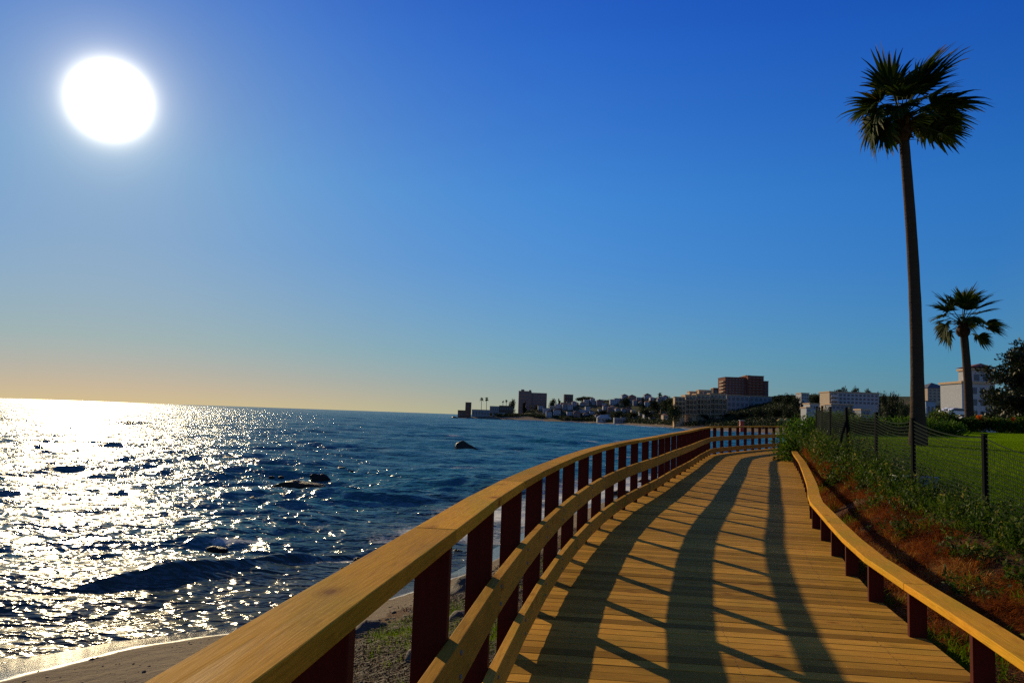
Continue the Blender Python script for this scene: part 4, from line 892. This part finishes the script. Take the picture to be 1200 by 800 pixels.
# white tower house
Y = 180; root = multi('tower_house', 'white tower house with hipped roof between small palm and cypress', 'house',
      [(1127, 1166, 449.5, 492, 180, 9, 'white_wall', 'wall', 4, 3, None), (1137.3, 1162, 434, 449.3, 182, 5, 'white_wall', 'tower', 2, 1, None)], 180)
a, b = at(1135.5, 433, 182), at(1163.5, 433, 182); ap = at(1149.3, 427.5, 184.5); mb = MB(); zz = (a.z+b.z)/2+.55; y0, y1 = 181.3, 187.7
c0, c1, c2, c3 = (a.x, y0, zz), (b.x, y0, zz), (b.x, y1, zz), (a.x, y1, zz); A_ = (ap.x, 184.5, ap.z+.4)
for t_ in ((c0, c1, A_), (c1, c2, A_), (c2, c3, A_), (c3, c0, A_), (c3, c2, c1, c0)): mb.poly(t_)
mb.build('tower_roof', M['tile_roof'], root)
# beach things on the far shore
p_ = at(869, 499, 430); zz = gz(p_); rt_ = empty('lifeguard_post', (p_.x, p_.y, zz)); tag(rt_, 'small red lifeguard post with pale top on the far beach behind the railing', 'lifeguard post')
tp = at(869, 491, 430).z; mb = MB(); mb.box(p_.x-1, p_.x+1, p_.y-1, p_.y+1, zz-.5, tp-.9); mb.build('cabin', M['red_paint'], rt_); mb = MB(); mb.box(p_.x-1.3, p_.x+1.3, p_.y-1.3, p_.y+1.3, tp-.88, tp-.5); mb.build('roof', M['white_wall'], rt_)
for px, lab in ((915, 'left straw beach shelter near the hedge end'), (922, 'right straw beach shelter near the hedge end')):
    p_ = at(px, 493, 330); zz = gz(p_); rt_ = empty('straw_shelter', (p_.x, p_.y, zz)); tag(rt_, lab, 'shelter'); tp = at(px, 489.5, 330).z
    mb = MB(); mb.tube([(p_.x, p_.y, zz-.3), (p_.x, p_.y, tp-.2)], [.1, .1], 6); mb.build('pole', M['stone_wall'], rt_); mb = MB(); mb.tube([(p_.x, p_.y, tp-1.2), (p_.x, p_.y, tp)], [2.0, .15], 10); mb.build('canopy', M['straw'], rt_)
# two parked cars near the tower house
def car(px, py, Y, lab):
    p_ = at(px, py, Y); zz = p_.z; g0 = gz(p_); root = empty('parked_car', (p_.x, p_.y, zz)); tag(root, lab, 'car', 'cars parked by the tower house')
    prof = [(-2.1, .3), (2.1, .3), (2.15, .75), (1.3, .9), (.7, 1.42), (-1.0, 1.45), (-1.9, .95), (-2.15, .8)]; mb = MB(); k = len(prof)
    for s_ in (-.85, .85): mb.v += [(p_.x+a_, p_.y+s_, zz+b_) for a_, b_ in prof]; mb.uv += [(0, 0)]*k
    for i in range(k): j = (i+1) % k; mb.f.append((i, j, k+j, k+i)); mb.t.append(.5)
    mb.f.append(tuple(range(k))[::-1]); mb.f.append(tuple(range(k, 2*k))); mb.t += [.5, .5]; mb.build('body', M['car_white'], root)
    mb = MB(); mb.hexa([(p_.x+a_, p_.y+s_, zz+b_) for s_ in (-.87, .87) for a_, b_ in ((-1.6, .95), (1.1, .93), (.62, 1.36), (-1.0, 1.38))]); mb.build('window', M['window_dark'], root)
    for wx in (-1.3, 1.35):
        for s_ in (-.8, .8): mb = MB(); mb.tube([(p_.x+wx, p_.y+s_-.1, zz+.33), (p_.x+wx, p_.y+s_+.1, zz+.33)], [.33, .33], 12); mb.build('wheel', M['tyre'], root)
    mb = MB(); mb.box(p_.x-3, p_.x+3, p_.y-2, p_.y+4, g0-3, zz-.003); return mb
car(1115.5, 486.5, 148, 'white parked car on the left, seen between the palms'); car(1122, 487.5, 142, 'white parked car on the right, closest to the tower house')

# ------------------------------------------------------------------ far trees
VAR = []
def far_tree_mesh(kind, seed):
    r = np.random.default_rng(seed)
    if kind == 'pine': cl_ = [(r.normal()*.25, r.normal()*.25, .78+.08*r.normal(), .34, .34, .15) for _ in range(9)]
    elif kind == 'tall': cl_ = [(r.normal()*.05, r.normal()*.05, .15+.8*k/9, .16*(1-(k/9)**2*.7), .16*(1-(k/9)**2*.7), .12) for k in range(10)]
    else: cl_ = [(r.normal()*.26, r.normal()*.26, .35+.45*r.random(), .3, .3, .24) for _ in range(9)]
    V, Fq, t = crown(1900, cl_, .085, r); me = bpy.data.objects[link('crown', V, Fq, M['tree'], tint=t).name]
    mb = MB(); mb.tube([(0, 0, -.15), (.02, 0, .4), (0, 0, .75)], [.045, .035, .015], 5); tr = mb.build('trunk', M['bark'])
    cm_, tm = me.data, tr.data; bpy.data.objects.remove(me); bpy.data.objects.remove(tr); return cm_, tm
TM = {k: [far_tree_mesh(k, 600+i+10*j) for i in range(3)] for j, k in enumerate(('round', 'pine', 'tall'))}
def far_tree(kind, px, pyt, Y, wpx, lab, name, group='trees on the far land'):
    Y = farY(px, pyt, Y)
    p_ = at(px, pyt, Y); zz = gz(p_); h_ = max(p_.z-zz, 2.); w_ = wpx*Y/F
    root = empty(name, (p_.x, p_.y, zz)); tag(root, lab, 'tree', group); cm_, tm = random.choice(TM[kind])
    sx = w_/{'round': 1.05, 'pine': 1.15, 'tall': .34}[kind]
    for nm, me in (('crown', cm_), ('trunk', tm)):
        o = bpy.data.objects.new(nm, me); COL.objects.link(o); o.parent = root; o.scale = (sx, sx, h_)
    root.rotation_euler.z = random.random()*6.28
for a_ in [('round', 600, 467, 815, 9, 'rounded dark tree left of the pink apartment block', 'broadleaf_tree'), ('tall', 615, 470, 800, 5, 'dark tree in front of the pink apartment block', 'cypress_tree'), ('round', 629, 474, 800, 10, 'dark tree in front of the pink block side wing', 'broadleaf_tree'),
           ('round', 648, 466.5, 805, 9, 'dark tree just right of the pink apartment block', 'broadleaf_tree'), ('tall', 655, 467, 800, 4, 'narrow tree left of the small brown block', 'cypress_tree'), ('pine', 683, 465, 790, 14, 'broad flat topped pine right of the small brown block', 'pine_tree'), ('pine', 691, 465.2, 780, 9, 'smaller flat pine beside the broad one on the skyline', 'pine_tree'),
           ('round', 732, 464.5, 790, 13, 'rounded dark tree on the skyline behind the white village', 'broadleaf_tree'), ('tall', 754, 465, 770, 3.5, 'thin cypress at the right end of the white village skyline', 'cypress_tree'), ('round', 768, 467.5, 720, 12, 'dark tree left of the lone village palm', 'broadleaf_tree'), ('round', 780, 466, 690, 11, 'dark tree right of the lone village palm', 'broadleaf_tree'), ('round', 786, 464.5, 660, 8, 'dark tree at the left end of the terraced resort', 'broadleaf_tree'),
           ('round', 757, 478, 660, 16, 'broad dark tree below the right of the white village', 'broadleaf_tree'), ('round', 705, 480, 705, 14, 'broad dark tree above the beach bar', 'broadleaf_tree'), ('round', 722, 481, 690, 16, 'broad dark tree above the grey beach hut', 'broadleaf_tree'), ('round', 740, 482, 670, 13, 'dark tree right of the grey beach hut', 'broadleaf_tree'), ('round', 679, 483, 700, 11, 'dark tree left of the beach bar', 'broadleaf_tree'),
           ('round', 912, 462, 600, 16, 'dark rounded tree right of the brown hotel', 'broadleaf_tree'), ('round', 925, 461.5, 540, 14, 'second dark rounded tree right of the brown hotel', 'broadleaf_tree'), ('round', 935, 463, 480, 12, 'dark tree below the white house on the ridge', 'broadleaf_tree'), ('round', 955, 461, 500, 14, 'dark tree right of the white house on the ridge', 'broadleaf_tree'), ('round', 966, 462, 430, 10, 'dark tree at the left end of the long white apartments', 'broadleaf_tree'),
           ('pine', 985, 453.5, 420, 15, 'tall umbrella pine over the left of the long white apartments', 'pine_tree'), ('pine', 1002, 456.8, 420, 12, 'umbrella pine over the middle of the long white apartments', 'pine_tree'), ('pine', 1019, 455.5, 420, 9, 'small umbrella pine over the right of the long white apartments', 'pine_tree'), ('tall', 1029, 459.5, 390, 4, 'narrow cypress at the right end of the long white apartments', 'cypress_tree'),
           ('round', 1037, 460, 420, 11, 'dark tree right of the narrow cypress by the apartments', 'broadleaf_tree'), ('round', 1050, 459, 400, 14, 'broad dark tree just left of the tall palm trunk', 'broadleaf_tree'), ('round', 1044, 468, 280, 16, 'olive tree in front, left of the tall palm trunk', 'broadleaf_tree'), ('round', 1060, 470, 250, 14, 'olive tree behind the tall palm trunk', 'broadleaf_tree'), ('round', 998, 475, 250, 15, 'dark tree before the middle of the long white apartments', 'broadleaf_tree'),
           ('round', 1119, 458, 330, 9, 'dark tree just right of the cream villa', 'broadleaf_tree'), ('round', 1110, 471, 240, 16, 'dark tree below the cream villa', 'broadleaf_tree'), ('round', 1098, 480, 120, 20, 'dark tree above the lawn between the palms', 'broadleaf_tree'), ('round', 965, 476, 260, 12, 'dark tree right of the small stepped white house', 'broadleaf_tree'),
           ('round', 870, 482, 540, 18, 'broad dark tree below the shade-grey end of the resort', 'broadleaf_tree'), ('round', 892, 479, 520, 18, 'broad dark tree below the hotel, right of the resort', 'broadleaf_tree'), ('round', 908, 477, 480, 16, 'dark tree between resort and hedge', 'broadleaf_tree'), ('round', 925, 476, 400, 15, 'dark tree above the hedge end', 'broadleaf_tree'), ('round', 850, 484, 560, 14, 'dark tree below the middle of the resort', 'broadleaf_tree'), ('round', 828, 485, 565, 13, 'dark tree below the left of the resort', 'broadleaf_tree'), ('round', 791, 472, 548, 15, 'big dark tree hiding the left end wall of the resort', 'broadleaf_tree'), ('round', 806, 485.5, 570, 12, 'dark tree at the foot of the resort left end', 'broadleaf_tree'),
           ('round', 1142, 480, 110, 14, 'dark tree before the tower house', 'broadleaf_tree'), ('round', 1180, 455, 140, 40, 'dark tree behind the big cypress', 'broadleaf_tree')]: far_tree(*a_)
# far palms
def far_palm(px, pyt, Y, h_, cr, lab, seed):
    Y = farY(px, pyt, Y)
    p_ = at(px, pyt, Y); r = random.Random(seed); zz = min(gz(p_), p_.z-h_); root = empty('palm_tree', (p_.x, p_.y, zz)); tag(root, lab, 'palm tree', 'palms on the far land')
    t = p_-Vector((0, 0, cr*.8)); mb = MB(); mb.tube([(p_.x, p_.y, zz-.5), (p_.x, p_.y, t.z)], [.32, .24], 6); mb.build('trunk', M['bark'], root); mb = MB()
    for k in range(26):
        az, el = r.uniform(0, 6.28), r.uniform(-.9, 1.4); d = Vector((math.cos(az)*math.cos(el), math.sin(az)*math.cos(el), math.sin(el))); sd = d.cross(Vector((.1, .2, 1))).normalized()
        h2 = t+d*cr*.45; q1 = t+d*cr*r.uniform(.85, 1.1)-Vector((0, 0, cr*.2))
        mb.poly([t, h2+sd*cr*.22, q1, h2-sd*cr*.22], r.random()*.6)
    mb.build('crown', M['frond'], root)
for i, a_ in enumerate([(564.5, 465, 845, 9, 3.2, 'left one of the twin palms beside the watchtower'), (570.5, 464.8, 842, 10, 3.4, 'right one of the twin palms beside the watchtower'), (589.5, 469, 835, 7, 1.8, 'small palm with round head left of the pink block'), (593.5, 468, 832, 7, 2.2, 'palm with drooping head nearest the pink block on its left'), (773.5, 459, 690, 9, 3.0, 'lone palm above the roofs between village and resort')]): far_palm(*a_, 40+i)
# scrub masses: stuff
r = np.random.default_rng(77)
px1 = 545+245*r.random(20000); Y1 = np.interp(px1, _sp[:, 0], _sp[:, 1])+8+(190+260*sstep(690, 760, px1))*r.random(20000)**1.3
px2 = 788+170*r.random(12000); Y2 = 440+300*r.random(12000); px3 = 905+285*r.random(9000); Y3 = 130+320*r.random(9000)
px = np.concatenate([px1, px2, px3]); yy = np.concatenate([Y1, Y2, Y3]); xx = (px-600)/F*yy
sd_ = shore_d(xx, yy); dens = vnoise(xx*.03, yy*.03, 3, 61)+.12*sstep(100, 180, sd_)*(yy > 420); mk_ = (sd_ > np.where(yy > 420, 13, 30)) & (dens > .40); xx, yy = xx[mk_], yy[mk_]; zz = ground_z(xx, yy); k = len(xx)
V = []; T = []
for j in range(9):
    hh_ = .6+5.*vnoise(xx*.05, yy*.05, 2, 62)**1.5; P = np.stack([xx+r.normal(size=k)*1.6, yy+r.normal(size=k)*1.6, zz+hh_*r.random(k)], 1)
    sz = .9*(.6+.8*r.random(k)); v_, f_ = leaf_quads(P, unit(k, r)+np.array([0, 0, .5]), unit(k, r), sz, sz*.8); V.append(v_); T.append(np.clip(.4+.25*r.normal(size=k), 0, 1))
V = np.vstack(V); o = link('scrub', V, np.arange(len(V)).reshape(-1, 4), M['tree'], tint=np.concatenate(T)); tag(o, 'dark evergreen scrub covering the far slopes', 'scrub', kind='stuff')

# ------------------------------------------------------------------ render settings
scene.render.engine = 'CYCLES'
scene.view_settings.view_transform = 'Standard'; scene.view_settings.look = 'None'; scene.view_settings.gamma = 1.; scene.view_settings.exposure = 0.
scene.cycles.use_denoising = False; scene.cycles.sample_clamp_indirect = 6.; scene.cycles.max_bounces = 6; scene.cycles.transparent_max_bounces = 8
